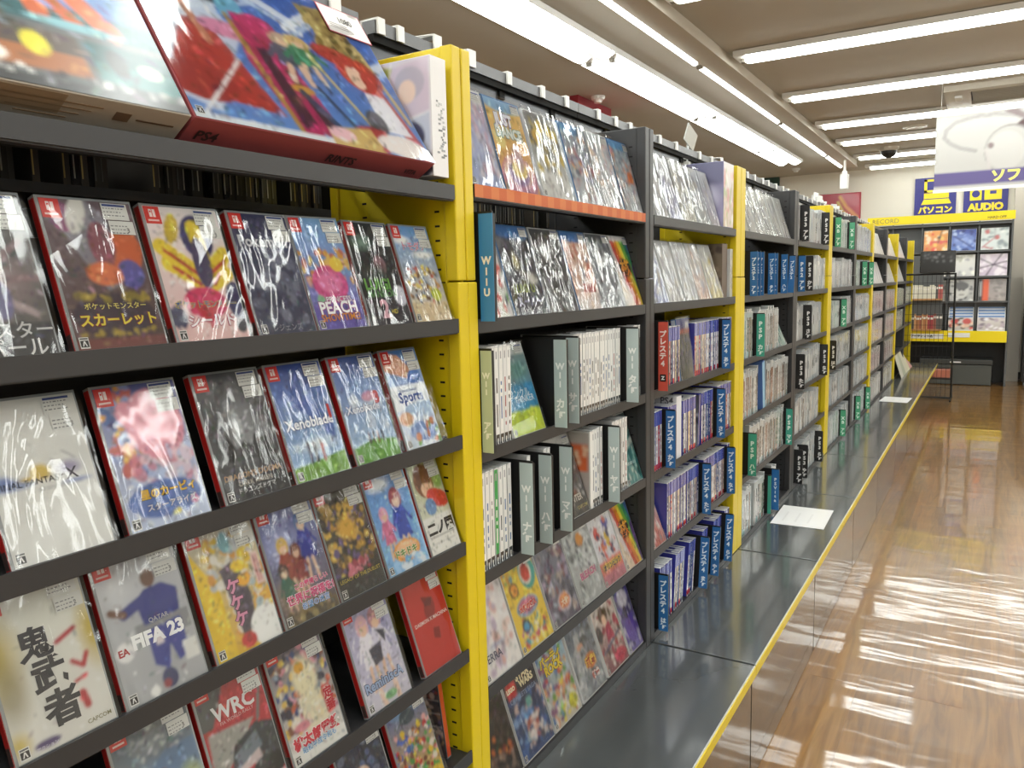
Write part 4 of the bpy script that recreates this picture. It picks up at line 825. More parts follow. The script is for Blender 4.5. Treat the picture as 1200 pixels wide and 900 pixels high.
# row three
z = .716
B3 = 'on the third shelf of the orange-taped bay'
divider(1.172, z, 'green', [('Wii', .68, .24), ('ア行', .22, .27)], 'pale green divider board beside the yellow post', wd=.022)
fill(1.2045, 1.292, z, 'wii', 'after the pale green divider beside the yellow post', 'white cases after the pale green divider')
art = Art(36, 50, '#8a9c94', '#4aa0c8', 70).r(0, 0, 1, .12, '#c8ccca').e(.5, .3, .6, .12, '#6f9a90', soft=.5).r(0, .45, 1, .74, '#3c94c0').r(0, .74, 1, 1, '#c8dc2c').n(.2, .78, .8, .84, ['#8a9a30'], 20, .02)
face_case('white', 1.296, .128, z, 18, art, 'blue case with a lime green lower band, leaning beside white cases', [('リンクル', .5, .55, .6, '#dcecf4', T2(bold=.02)), ('THINKER', .6, .62, .6, '#e8f2f8')], tagk=1)
divider(1.450, z, 'pale', [('Wii', .60, .28), ('カ行', .22, .27)], 'pale blue-grey divider board standing left of another, black gap on its left')
divider(1.507, z, 'pale', [('Wii', .60, .28), ('サ行', .25, .27)], 'pale blue-grey divider board directly before the long run of white cases')
fill(1.561, 1.822, z, 'wii', 'in the long white run, third shelf of orange-taped bay', 'white cases in the long run')
divider(1.836, z, 'pale', [('Wii', .60, .28), ('タ行', .25, .27)], 'pale divider board at the right end of the long white run', wd=.031)
fill(1.905, 1.95, z, 'psp', 'right of the pale divider, third shelf, against grey post', 'cases against the grey post')
# row four
z = .486
SN = SP['wii']
fill(1.175, 1.222, z, 'wii', 'at the left end of the fourth shelf, orange-taped bay', 'white cases left of the green-spined one')
fill(1.222, 1.2367, z, 'wii', 'green-spined on the fourth shelf of the orange-taped bay', None, meshes=[GREEN])
for o in COL.objects:
    if o.get('label', '').startswith('white case, first green-spined'): o['label'] = 'only green-spined case among the white ones on the fourth shelf'
fill(1.2375, 1.288, z, 'wii', 'after the green-spined one, fourth shelf, orange-taped bay', 'white cases right of the green-spined one')
divider(1.300, z, 'pale', [('Wii', .62, .28), ('ナ行', .25, .27)], 'pale divider board, first after the green-spined case, standing proud of the shelf')
fill(1.345, 1.360, z, 'wii', 'and only one between the first two dividers, fourth shelf', None)
divider(1.377, z, 'pale', [('Wii', .62, .28), ('ハ行', .25, .27)], 'pale divider board, middle one of the three on the fourth shelf left half')
fill(1.415, 1.445, z, 'wii', 'after the middle pale divider, fourth shelf left half', 'two white cases between dividers')
divider(1.468, z, 'pale', [('Wii', .62, .28), ('マ行', .25, .27)], 'pale divider board just left of the dark grey face-out case')
art = soft_art(71, '#8a8480', '#3c3c40', ['#5a5658', '#8c8a8c', '#c8c4c0', '#3a3638', '#6a5a54'], 70, .06).r(0, 0, 1, .1, '#d0d0ce').e(.5, .72, .3, .06, '#8a4a38', soft=.5)
face_case('white', 1.512, .118, z, 18, art, 'dark grey face-out case tilted among white cases on the fourth shelf', [('HUNTER', .5, .78, .7, '#d8cfc4', T2(bold=.03)), ('CAPCOM', .75, .9, .4, '#c8b868')], tagk=1)
t = thing('game_case', 'case showing an orange and grey side cover, start of a white run, fourth shelf', 'game case', (-.008, 1.634, Z(z-.0075)))
b = MB(); b.box(-.135, 0, 0, 0, .0145, .19, lin('#d8dad8')); b.box(-.0005, .001, .002, .0004, .0135, .188, lin('#e8e8e6')); b.build('case_body', casem, t)
art = Art(30, 42, '#b8b4ae', '#a89c98', 72).r(.55, .15, .98, .5, '#dc6a38').n(.6, .18, .95, .45, ['#e8c8a8'], 9, .05).e(.2, .4, .2, .12, '#7a8a4c').r(0, .6, 1, 1, '#b0a8a4')
ob('side_print', art.mesh(.13, .184), t, (-.133, -.0009, .003))
fill(1.650, 1.709, z, 'wii', 'after the orange side cover, fourth shelf', 'white cases after the orange side cover')
divider(1.722, z, 'pale', [('Wii', .60, .28), ('ヤ行', .25, .27)], 'pale divider board with white cases on both sides, right half of fourth shelf')
fill(1.768, 1.86, z, 'wii', 'after the last pale divider, fourth shelf', 'white cases after the last pale divider')
art = soft_art(73, '#3c4a4c', '#2c8a8c', ['#2c7c80', '#8ab8b0', '#1c4a50', '#d8dcd0', '#4a9a98'], 60, .07).p([(0, .5), (1, .35), (1, .45), (0, .6)], '#d8dcd4', .7)
face_case('white', 1.865, .100, z, 18, art, 'dark teal face-out case at the right end of the fourth shelf', [('Nintendo', .5, .70, .6, '#d0e8e8')], tagk=0)
# rows five and six: face out
z = .26; G5 = 'face-out cases on the fifth shelf of the orange-taped bay'
art = soft_art(80, '#e0d8d8', '#eeebe8', ['#e0b8b0', '#e8d0c8', '#c8b8c8', '#f0e8e4'], 40, .09).e(.3, .35, .16, .12, '#d89890', soft=.5).l(.3, .55, .6, .6, .02, '#3a3a40').e(.5, .7, .3, .03, '#b8bcd0', soft=.5)
face_case('white', 1.176, .132, z, 19, art, 'near-white case with a pale pink figure, leftmost on the fifth shelf', [('TERRA', .3, .78, .5, '#5a5c74', T2(bold=.01))], group=G5, tagk=0)
art = Art(40, 54, '#e8c83c', '#ecd050', 81).n(0, 0, 1, .3, ['#8ab060', '#e8d860', '#d8a048', '#7aa0a8'], 40, .06).e(.75, .2, .25, .2, '#4aa8a0').e(.7, .2, .18, .14, '#e8e4d8').e(.7, .2, .13, .11, '#c8402c').e(.25, .32, .13, .09, '#3a3830').e(.25, .32, .1, .07, '#e8a040').e(.5, .55, .34, .11, '#88a8c8').e(.5, .54, .28, .08, '#c87088').n(.1, .68, .9, .95, ['#d8605c', '#58a8b8', '#e8e0c0', '#c87898', '#f0e070'], 50, .05).e(.3, .74, .12, .08, '#3c3a44').e(.3, .75, .08, .05, '#58a8d0')
face_case('white', 1.312, .132, z, 19, art, 'bright yellow case with red and teal circles on the fifth shelf', [('太鼓の達人', .5, .55, .52, '#e05848', T2(outline='#f4e8d8', bold=.04))], group=G5, tagk=1)
art = soft_art(82, '#8a8e9c', '#6a6474', ['#5a5c6c', '#9a9aac', '#7a5a70', '#b8a8a0', '#4a4a5a', '#8a5a5c', '#a89ab0'], 90, .07).e(.55, .78, .24, .12, '#c8c0d0').e(.55, .77, .19, .09, '#e08a54')
face_case('white', 1.449, .131, z, 19, art, 'grey-violet crowded case with an orange oval badge, fifth shelf', [('大戦', .55, .77, .26, '#f0e0c8', T2(bold=.04))], group=G5, tagk=1)
art = soft_art(83, '#c4c8c8', '#b0b4b4', ['#8a8e90', '#d8dcdc', '#6a6c70', '#a0a4a6'], 60, .07).e(.6, .22, .14, .09, '#d89848').l(0, .2, .7, .7, .02, '#4a4c50').l(.2, .15, .8, .6, .03, '#e8e8e8')
face_case('white', 1.585, .131, z, 19, art, 'silver-grey case with an orange head shape and dark diagonal lines, fifth shelf', [('BLEACH', .55, .66, .6, '#c87098', T2(outline='#e8d8c8', bold=.05))], group=G5, tagk=1)
art = Art(40, 54, '#e0e0e4', '#dcdce4', 84).e(.25, .3, .13, .09, '#c83c38').e(.65, .25, .14, .1, '#4a50a8').e(.4, .5, .12, .09, '#d87858').e(.62, .42, .1, .12, '#e0c050').n(.1, .15, .9, .65, ['#6a70b8', '#d8d0d0', '#c85a54', '#e8e4e8', '#4a4a70'], 30, .06).r(0, .68, 1, .86, '#e0887c').r(.1, .72, .95, .8, '#e8c848').r(0, .86, 1, 1, '#c88090')
face_case('white', 1.719, .131, z, 19, art, 'white case with red and blue round shapes over a coral band, fifth shelf', [('オリンピック', .52, .76, .75, '#3c4878', T2(bold=.03))], group=G5, tagk=1)
face_case('white', 1.853, .110, z, 19, rainbow(85), 'rainbow-striped case on the fifth shelf beside the grey post', [('太鼓', .48, .42, .5, '#f0b040', T2(bold=.05)), ('達人', .5, .5, .45, '#e88a38', T2(bold=.05))], tagk=1, badge=False)
z = .02; G6 = 'face-out cases on the bottom shelf of the orange-taped bay'
art = soft_art(90, '#2a2624', '#1c1a1c', ['#3a3230', '#4a3c34', '#2c2828'], 50, .07).n(.05, .4, .9, .75, ['#c86a30', '#e08a38', '#8a4028'], 12, .045).n(.2, .7, .9, .98, ['#8a7468', '#5a4c48'], 25, .05)
face_case('white', 1.176, .128, z, 19, art, 'nearly black case with orange flecks, leftmost on the bottom shelf', group=G6, tagk=1, surf=-.005)
art = soft_art(91, '#2c2c32', '#3c5484', ['#4a6ca8', '#8aa8d0', '#2c3c64', '#c8b0a8'], 60, .07).r(0, 0, 1, .3, '#26262c').r(.06, .12, .34, .3, '#c83c38').e(.5, .62, .25, .14, '#5a8ac0', soft=.5).n(.35, .6, .8, .9, ['#e0d8d4', '#b86a60', '#4a4a54', '#d8b0a0'], 30, .06).l(.15, .8, .45, .85, .015, '#a8d8f0').r(.5, .4, .66, .5, '#7ab8b0')
face_case('white', 1.308, .132, z, 19, art, 'blue and black case with a red square logo and cream capital lettering, bottom shelf', [('LEGO', .2, .21, .24, '#f4ecdc', T2(outline='#e8b838', bold=.05)), ('STAR', .6, .13, .42, '#e8dcb8', T2(bold=.05)), ('WARS', .66, .22, .44, '#e8dcb8', T2(bold=.05)), ('COMPLETE SAGA', .5, .33, .8, '#8a9ab8')], group=G6, tagk=1, surf=-.005)
art = soft_art(92, '#8ab0c8', '#c8c0b0', ['#e8e0d8', '#c85a48', '#5a78a8', '#8a5a80', '#e8d050', '#6a9a4c', '#d8a078'], 110, .06).e(.8, .85, .15, .1, '#d8d038')
face_case('white', 1.445, .132, z, 19, art, 'light crowded case with yellow lettering and a yellow star shape, bottom shelf', [('パーティ', .45, .22, .72, '#e8d038', T2(outline='#4a3c3c', bold=.05)), ('ROCK', .5, .33, .6, '#e8d038', T2(outline='#4a3c3c', bold=.05))], group=G6, tagk=1, surf=-.005)
art = soft_art(93, '#6a7484', '#8c9094', ['#7a7e84', '#a8acb0', '#55585c', '#9a9ea2'], 50, .08).p([(.3, .2), (.45, .2), (.2, 1), (-.1, 1)], '#b0b2b4').l(.35, .22, .9, .9, .02, '#d8d8d8').e(.4, .38, .14, .04, '#d8a890').e(.65, .62, .22, .1, '#e08848')
face_case('white', 1.587, .132, z, 19, art, 'grey railway-like case with an orange badge, bottom shelf of orange-taped bay', [('激走!', .62, .61, .4, '#f0d060', T2(outline='#a04830', bold=.05)), ('特急', .7, .8, .3, '#e8e0dc', T2(outline='#c85a4a', bold=.04))], group=G6, tagk=1, surf=-.005)
art = soft_art(94, '#d8d4cc', '#8a4a54', ['#c8b0a8', '#e4dcd4', '#a83c50', '#5a4038', '#d8c8c0'], 60, .07).e(.45, .25, .2, .12, '#5a4434').e(.45, .32, .1, .07, '#ecc8b0').p([(.4, .4), (.6, .38), (.7, .6), (.35, .62)], '#b83c58').e(.1, .45, .12, .12, '#4a4248').l(.1, .72, .9, .58, .06, '#6a6880').e(.7, .88, .25, .1, '#c84058')
face_case('white', 1.731, .132, z, 19, art, 'case with a brown-haired figure over crimson, second from right, bottom shelf', group=G6, tagk=0, surf=-.005)
art = soft_art(95, '#4a4a58', '#6a5aa8', ['#5a50a0', '#b8b4c8', '#3c3868', '#8a80c0'], 60, .08).e(.5, .25, .4, .16, '#c8c4d0', soft=.3).e(.5, .7, .35, .2, '#6248a8').e(.45, .45, .1, .1, '#4a4858')
face_case('grey', 1.872, .092, z, 19, art, 'violet case beside the grey post, right end of the bottom shelf', group=G6, tagk=1, surf=-.005)
# third bay -----------------------------------------------------
zt = 1.188; pale = ['#d8d8dc', '#c8ccd4', '#e4e4e4', '#b8b4c0', '#d0c8b8', '#a8acb4']
for k, (y, w_, c1, lab) in enumerate(((2.066, .098, '#dcdce0', 'whitish wrapped case, leftmost on the top shelf past the grey post'), (2.17, .112, '#b8b8d8', 'pale violet wrapped case, second past the grey post on its top shelf'), (2.288, .128, '#c8c4b4', 'cream wrapped case, third past the grey post on its top shelf'), (2.425, .132, '#b4b8b8', 'grey-green wrapped case under strong glare, top shelf of third bay'), (2.56, .10, '#c0b8c0', 'mauve wrapped case just left of the thick upright box'))):
    face_case('grey', y, w_, zt, 17, Art(22, 30, '#e4e6e8', c1, 100+k).n(.1, .2, .9, .9, pale+[c1, c1], 30, .09), lab, surf=-.006, tagk=0)
t = thing('boxed_set', 'thick upright box, violet side and flowered front, by the yellow post', 'box', (-.004, 2.672, Z(zt+.001)), None, (0, 0, 0))
b = MB(); b.box(-.15, 0, 0, 0, .12, .215, lin('#8a88b0')); b.build('carton', mat('carton', None, .55, vcol=True), t, bevel=.001)
art = soft_art(106, '#d0ccc8', '#c8b8b0', ['#d8b8b0', '#a8b080', '#c89088', '#d8d8d0', '#b8a890'], 60, .09)
o = ob('front_print', art.mesh(.117, .212), t, (.0008, .0015, .0015)); o.rotation_euler = (0, 0, math.pi/2)
art = Art(20, 30, '#7a7a9c', '#a8a4c8', 107).e(.6, .55, .4, .25, '#c8c8e0', soft=.5).r(0, 0, 1, .35, '#6c6c8c')
ob('side_print', art.mesh(.147, .212), t, (-.1485, -.0008, .0015))
z = .953
for k, (y, w_, c1, lab) in enumerate(((2.06, .105, '#7a84b8', 'white and blue wrapped case, leftmost on the second shelf of the third bay'), (2.175, .12, '#c0bcb8', 'off-white wrapped case, second on the second shelf of the third bay'), (2.308, .118, '#c8c8c8', 'pale grey wrapped case, third on the second shelf of the third bay'), (2.437, .12, '#c89878', 'white wrapped case with a tan patch, fourth on that second shelf'), (2.57, .13, '#d8c878', 'cream and yellow wrapped case, rightmost leaning one on that second shelf'))):
    face_case('grey', y, w_, z, 17, Art(22, 30, '#e4e6e8', c1, 110+k).n(.1, .2, .9, .9, pale+[c1], 26, .09), lab, tagk=0)
t = thing('boxed_set', 'dark brown patterned box at the right end of the second shelf, third bay', 'box', (-.02, 2.722, Z(z-.007)))
b = MB(); b.box(-.15, 0, 0, 0, .06, .19, lin('#6a5c50')); b.build('carton', mat('carton', None, .55, vcol=True), t, bevel=.001)
ob('side_print', soft_art(118, '#6a5c4c', '#8a7c6c', ['#4a3c34', '#9a8a78', '#7a6a58'], 50, .09).mesh(.147, .187), t, (-.1485, -.0008, .0015))
fill(2.785, 2.82, z, 'ps3', 'at the right end of the second shelf, third bay', 'pale cases ending the second shelf')
def dv4(y, zl, kana, lab, col='blue', top='プレステ4', roll=0, h=.165): divider(y, zl, col, [(top, .62, .60), (kana, .14, .20)], lab, h=h, wd=.027, roll=roll)
z = .716; S = 'third shelf of third bay'
divider(2.060, z, 'red', [('プレステ4', .62, .58)], 'red divider board just past the grey post', h=.19, wd=.026)
t = [o for o in COL.objects if o.get('label') == 'red divider board just past the grey post'][0]
lettering(t, 'Z', .0125, .036, .011, '#f0f0f0', y=-.0013, bold=.05); b = MB(); b.box(.004, -.0008, .026, .021, 0, .046, lin('#1c1c1e')); b.build('rating_square', printm, t)
fill(2.11, 2.262, z, 'ps4', 'after the red divider, third shelf of third bay', 'blue-topped cases after the red divider')
face_case('blue', 2.268, .12, z, 6, soft_art(120, '#6a6a9c', '#5c5a48', ['#6a6850', '#4a4c40', '#8a8468', '#5a5c50', '#3c3c38'], 60, .07).r(0, 0, 1, .16, '#5058a0').r(.7, .05, .95, .18, '#e8e8e8').r(0, .16, 1, .24, '#b85a48'), 'olive face-out case with a blue top among blue-topped spines', tagk=0)
fill(2.40, 2.655, z, 'ps4', 'after the olive face-out case, third shelf of third bay', 'blue-topped cases after the olive one')
dv4(2.665, z, 'あ行', 'blue divider board near the yellow post on the third shelf of third bay')
fill(2.70, 2.815, z, 'ps4', 'between the last blue divider and yellow post, third shelf', 'blue-topped cases ending the third shelf')
z = .486
fill(2.035, 2.115, z, 'ps4', 'at the left end of the fourth shelf, third bay', 'blue-topped cases starting the fourth shelf')
dv4(2.12, z, 'か行', 'blue divider board left of the thick white box, fourth shelf of third bay')
fill(2.162, 2.235, z, 'ps4', 'between the blue divider and thick white box', 'blue-topped cases before the white box')
t = thing('boxed_set', 'thick white box lettered in dark type, standing among blue-topped cases', 'box', (-.012, 2.24, Z(z-.007)))
b = MB(); b.box(-.14, 0, 0, 0, .045, .19, lin('#d8d8dc')); b.build('carton', mat('carton', None, .55, vcol=True), t, bevel=.001)
lettering(t, 'PS4', -.03, .178, .04, '#55565c', y=-.0008, bold=.02)
fill(2.292, 2.42, z, 'ps4', 'after the thick white box, fourth shelf of third bay', 'blue-topped cases after the white box')
t = thing('game_case', 'dark case turned to show its grey picture side, fourth shelf of third bay', 'game case', (-.008, 2.43, Z(z-.0075)), None, (math.radians(-5), 0, 0))
b = MB(); b.box(-.12, 0, 0, 0, .0145, .172, lin('#4a4c8c')); b.build('case_body', casem, t)
ob('side_print', soft_art(121, '#4a4a50', '#8a8c90', ['#5a5a60', '#3c3c40', '#a8a8ac'], 40, .08).mesh(.118, .168), t, (-.119, -.0009, .002))
fill(2.475, 2.60, z, 'ps4', 'after the turned dark case, fourth shelf of third bay', 'blue-topped cases after the turned one')
dv4(2.612, z, 'さ行', 'blue divider board nearest the yellow post on the fourth shelf')
fill(2.65, 2.815, z, 'ps4', 'between the blue divider and yellow post, fourth shelf', 'blue-topped cases ending the fourth shelf')
z = .26
face_case('grey', 2.045, .10, z, 20, soft_art(122, '#d8d4d4', '#c86a68', ['#d8a0a0', '#e8e0e0', '#b85a58', '#8a8a90'], 40, .09), 'red and white case leaning at the left end of the fifth shelf, third bay', tagk=0)
fill(2.155, 2.45, z, 'ps4', 'from the leaning red case, fifth shelf of third bay', 'blue-topped cases starting the fifth shelf')
dv4(2.46, z, 'た行', 'blue divider board halfway along the fifth shelf of third bay')
fill(2.50, 2.735, z, 'ps4', 'after the halfway divider, fifth shelf of third bay', 'blue-topped cases past the halfway divider')
dv4(2.742, z, 'な行', 'blue divider board at the right end of the fifth shelf of third bay')
fill(2.775, 2.815, z, 'ps4', 'at the very end of the fifth shelf, third bay', 'blue-topped cases ending the fifth shelf')
z = .02
dv4(2.062, z, 'は行', 'blue divider board standing at the foot of the grey post')
fill(2.10, 2.20, z, 'ps4', 'at the foot of the grey post, bottom shelf of third bay', 'blue-topped cases by the grey post foot')
fill(2.212, 2.30, z, 'ps4', 'in the leaning group, bottom shelf of third bay', 'leaning blue-topped cases', roll=8)
fill(2.335, 2.40, z, 'ps4', 'before the leaning dividers, bottom shelf of third bay', 'blue-topped cases before the leaning dividers', roll=9)
dv4(2.425, z, 'ま行', 'blue divider board leaning, first of three close together at the bottom', roll=-8)
fill(2.465, 2.53, z, 'ps4', 'between the first two leaning dividers, bottom shelf', 'blue-topped cases between leaning dividers', roll=9)
dv4(2.552, z, 'や行', 'blue divider board leaning, middle of three close together at the bottom', roll=-8)
fill(2.60, 2.70, z, 'ps4', 'between the middle and last leaning dividers, bottom shelf', 'blue-topped cases before the last divider', roll=6)
dv4(2.712, z, 'ら行', 'blue divider board leaning nearest the yellow post foot', roll=-8)
fill(2.755, 2.815, z, 'ps4', 'at the yellow post foot, bottom shelf of third bay', 'blue-topped cases by the yellow post foot')
# fourth bay -----------------------------------------------------
for k, (y, w_, lab) in enumerate(((3.03, .12, 'whitish wrapped case, leftmost on the top shelf of the fourth bay'), (3.16, .125, 'case with a grey-violet price card, second on the top shelf, fourth bay'), (3.30, .13, 'wrapped case in the middle of the top shelf, fourth bay'), (3.45, .13, 'cream wrapped case, fourth on the top shelf of the fourth bay'), (3.61, .13, 'mottled pale case, rightmost on the top shelf of the fourth bay'))):
    face_case('grey', y, w_, 1.188, 17, Art(16, 24, '#e4e4e0', '#c8c4bc', 130+k).n(.1, .2, .9, .9, pale+['#c8b8a8'], 22, .09), lab, surf=-.006, tagk=0)
z = .953
for k, y in enumerate((3.02, 3.07, 3.12, 3.30, 3.35, 3.53)):
    divider(y, z, 'blue', [('プレステ2', .62, .5), (['ア行', 'カ行', 'サ行', 'タ行', 'ナ行', 'ハ行'][k], .14, .18)], f'blue divider board, {NUM[k]} from the left on the second shelf of the fourth bay', h=.165, wd=.026)
divider(3.66, z, 'blue', [('プレステ2', .62, .5)], 'blue divider board tilted against its neighbour, right end of that shelf', h=.165, wd=.026, roll=-12)
z = .716
fill(2.96, 3.115, z, 'psp', 'left of the teal divider, third shelf of fourth bay', 'grey cases before the teal divider')
divider(3.13, z, 'teal', [('PSP', .62, .42), ('カ行', .16, .24)], 'teal divider board on the third shelf of the fourth bay', h=.165, wd=.030)
fill(3.18, 3.545, z, 'psp', 'right of the teal divider, third shelf of fourth bay', 'grey cases after the teal divider')
face_case('grey', 3.58, .12, z, 22, soft_art(140, '#b8c0be', '#2c8078', ['#2c7c74', '#3c9088', '#a8b8b4'], 26, .1, w_=18, h_=26), 'teal and grey case leaning at the right end, third shelf of fourth bay', tagk=0)
z = .486
fill(2.96, 3.20, z, 'psp', 'from the left, fourth shelf of fourth bay', 'grey cases starting that shelf')
t = thing('boxed_set', 'thick blue box tilted among grey cases, fourth shelf of fourth bay', 'box', (-.006, 3.27, Z(z-.007)), None, (math.radians(7), 0, 0))
b = MB(); b.box(-.13, 0, 0, 0, .04, .2, lin('#4a6ca8')); b.box(-.0005, .002, .004, .0006, .038, .196, lin('#8ab0c8')); b.build('carton', mat('carton', None, .55, vcol=True), t)
fill(3.34, 3.75, z, 'psp', 'right of the thick blue box, fourth shelf of fourth bay', 'grey cases after the blue box')
z = .26
divider(3.03, z, 'teal', [('PSP', .62, .42), ('ハ行', .16, .24)], 'teal divider board by the yellow post, fifth shelf of fourth bay', h=.165, wd=.030)
fill(3.08, 3.68, z, 'psp', 'between the two teal dividers, fifth shelf of fourth bay', 'grey cases between two teal dividers')
divider(3.69, z, 'teal', [('PSP', .62, .42), ('マ行', .16, .24)], 'teal divider board by the grey post, fifth shelf of fourth bay', h=.165, wd=.027)
z = .02
fill(2.97, 3.12, z, 'psp', 'at the left end, bottom shelf of fourth bay', 'grey cases at the bottom left')
fill(3.17, 3.34, z, 'psp', 'in the middle, bottom shelf of fourth bay', 'grey cases in the middle of the bottom shelf')
divider(3.36, z, 'teal', [], 'narrow plain teal divider on the bottom shelf of the fourth bay', h=.165, wd=.013)
divider(3.43, z, 'blue', [('PSVita', .5, .6)], 'blue divider board on the bottom shelf of the fourth bay', h=.178, wd=.030)
fill(3.46, 3.55, z, 'psp', 'behind the blue divider, bottom shelf of fourth bay', 'grey cases behind the blue divider')
# fifth bay onward: cases too small to tell apart are one mass ----------------
g = random.Random(3)
def mass(yl, yr, zl, cols, top, low=None, h=.172, gap=.02):
    y = yl; run = 0
    while y < yr-.014:
        if g.random() < gap: y += g.uniform(.02, .05); continue
        if run <= 0: run = g.randint(1, 6); cc0 = g.choice(cols); hb = h+g.uniform(-.012, .012)
        run -= 1
        c = lin(cc0 if g.random() < .75 else g.choice(cols)); hh = hb+g.uniform(-.003, .003); x = -.01-g.uniform(0, .006); tc = lin(top); z = Z(zl-.0075)
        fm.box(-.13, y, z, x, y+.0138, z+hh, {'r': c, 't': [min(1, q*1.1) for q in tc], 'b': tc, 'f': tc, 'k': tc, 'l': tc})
        e = x+.0004
        for z0, z1, cc in ((hh*.84, hh-.002, tc), (hh*g.uniform(.3, .5), hh*g.uniform(.55, .75), lin(g.choice(cols+['#8a8884']))), (.002, hh*.14, lin(g.choice([low, '#d8d8d4'])) if low else c)):
            fm.quad((e, y+.001, z+z0), (e, y+.0128, z+z0), (e, y+.0128, z+z1), (e, y+.001, z+z1), cc)
        y += .0146
g5 = ['#e8e8e4', '#d8d8d4', '#ececea', '#d0ccc4', '#b4bcc0', '#8a8a88', '#e4e0d8', '#f0f0ee']
pk = ['#c85c68', '#d88890', '#c89890', '#e0dcd8', '#b84854', '#d8d0cc', '#5a5a78']
for bi in range(5, 12):
    y0, y1 = POST[bi-1][1]+.006, POST[bi][0]-.004
    for k, zl in enumerate(ROWS):
        if bi <= 7: cols, top, low = g5, '#c2c6c8', [None, '#b4c4c8'][k % 2] if not (bi == 5 and k == 0) else '#c87878'
        elif k < 2: continue
        elif bi <= 9: cols, top, low = (pk if k < 5 else g5), '#cccac6', '#c8b0a8'
        else: cols, top, low = ['#8ac88a', '#6ab078', '#c8a888', '#d8d4cc', '#b8b0a4'], '#b0b4ae', None
        if bi == 11 and k > 2: continue
        if bi == 10 and k > 3: continue
        mass(y0, y1-(.12 if g.random() < .2 else 0), zl, cols, top, low)
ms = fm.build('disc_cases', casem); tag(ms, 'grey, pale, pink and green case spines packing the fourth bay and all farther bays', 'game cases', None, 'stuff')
# dividers of the far bays
for y, zl, col, tx, lab in ((3.956, 1.188, 'black', 'PS3', 'black divider board at the left end of the top shelf, fifth bay'), (4.50, 1.188, 'black', 'PS3', 'black divider board at the right end of the top shelf, fifth bay'),
        (3.89, .953, 'blue', 'PS2', 'blue divider board beside the grey post, second shelf of fifth bay'), (4.08, .953, 'black', 'PS3か', 'black divider board on the second shelf of the fifth bay'),
        (4.07, .716, 'black', 'PS3さ', 'black divider board on the third shelf of the fifth bay'), (3.93, .486, 'black', 'PS3た', 'black divider board at the left of the fourth shelf, fifth bay'),
        (4.55, .486, 'black', 'PS3な', 'black divider board by the yellow post, fourth shelf of fifth bay'), (4.83, .486, 'black', 'PS3は', 'black divider board just past that yellow post, fourth shelf of sixth bay'),
        (3.93, .02, 'black', 'PS3', 'black divider board by the grey post foot, bottom shelf of fifth bay'), (4.06, .02, 'black', 'PS3や', 'black divider board second along the bottom shelf, fifth bay'), (4.47, .02, 'black', 'PS3ら', 'black divider board by the yellow post foot, bottom shelf of fifth bay'),
        (4.88, 1.188, 'xgreen', 'XB', 'green divider board at the left of the top shelf, sixth bay'), (5.40, 1.188, 'xgreen', 'XB', 'green divider board at the right of the top shelf, sixth bay'),
        (5.17, .716, 'xgreen', 'XB', 'green divider board on the third shelf of the sixth bay'), (5.26, .02, 'xgreen', 'XB', 'green divider board on the bottom shelf of the sixth bay'),
        (6.04, .953, 'xgreen', 'XB', 'green divider board in the middle of the second shelf, seventh bay'), (6.40, .953, 'xgreen', 'XB', 'green divider board at the right of the second shelf, seventh bay'),
        (5.92, .02, 'xgreen', 'XB', 'green divider board at the left of the bottom shelf, seventh bay'), (6.44, .02, 'xgreen', 'XB', 'green divider board at the right of the bottom shelf, seventh bay')):
    divider(y, zl, col, [(tx[:3], .62, .42), (tx[3:]+'行' if len(tx) > 3 else 'ア行', .18, .26)], lab, h=.165, wd=.030)
# pale face-out cases in the far bays
fc = spare = None
for bi in (8, 9, 10):
    for k, zl in enumerate((1.188, .953)):
        y = POST[bi-1][1]+.03
        for j in range(5):
            if fc is None:
                fc = face_case('white', y, .13, zl, 18, Art(8, 12, '#e8e8e4', '#d0ccc8', 200).n(.1, .2, .9, .9, pale, 10, .12), 'x', tagk=0, wrap=False, surf=-.006)
                kids = list(fc.children); o = fc
            else:
                o = fc.copy(); COL.objects.link(o)
                for c in kids: q = c.copy(); COL.objects.link(q); q.parent = o
                o.location = (fc.location[0], y, fc.location[2]-(1.188-zl if zl < 1 else 0))
            tag(o, f'pale leaning case, {NUM[j]} on the {"top" if k == 0 else "second"} shelf of the {ordn[bi-1]} bay', 'game case', 'pale leaning cases in the far bays')
            y += .145

# dark disc cases of the shelving run behind, seen through the slot under the top shelves
b = MB(); b.box(-.54, -.4, Z(1.15), -.33, 10.3, Z(1.165)); t = thing('rear_shelf', 'dark shelf of the next run seen through the slot under the top shelves', 'shelf')
b.build('shelf_board', dark, t)
b = MB(); b.box(-.56, -.4, 0, -.545, 10.3, Z(1.5)); b.build('back_panel', black, t)
dms = []
for k in range(6):
    g2 = random.Random(k); b = MB(); c = lin(g2.choice(['#2a2a2c', '#3a3834', '#4a4844', '#55504a'])); b.box(-.125, 0, 0, 0, .0105, .142, c); b.box(-.002, .001, .01, .0004, .003, .135, lin(g2.choice(['#b8b4a8', '#8a8478', '#6a6a68', '#c8b070'])))
    dms.append(b.mesh('disc_case', casem))
y = .3; n = 0
while y < 2.8 and n < 200:
    if R.random() < .08: y += R.uniform(.02, .08)
    o = ob('disc_case', R.choice(dms), None, (-.335-R.uniform(0, .01), y, Z(1.1655))); tag(o, 'dark disc case glimpsed through the slot under the top shelf', 'disc case', 'disc cases of the run behind'); y += .0112; n += 1

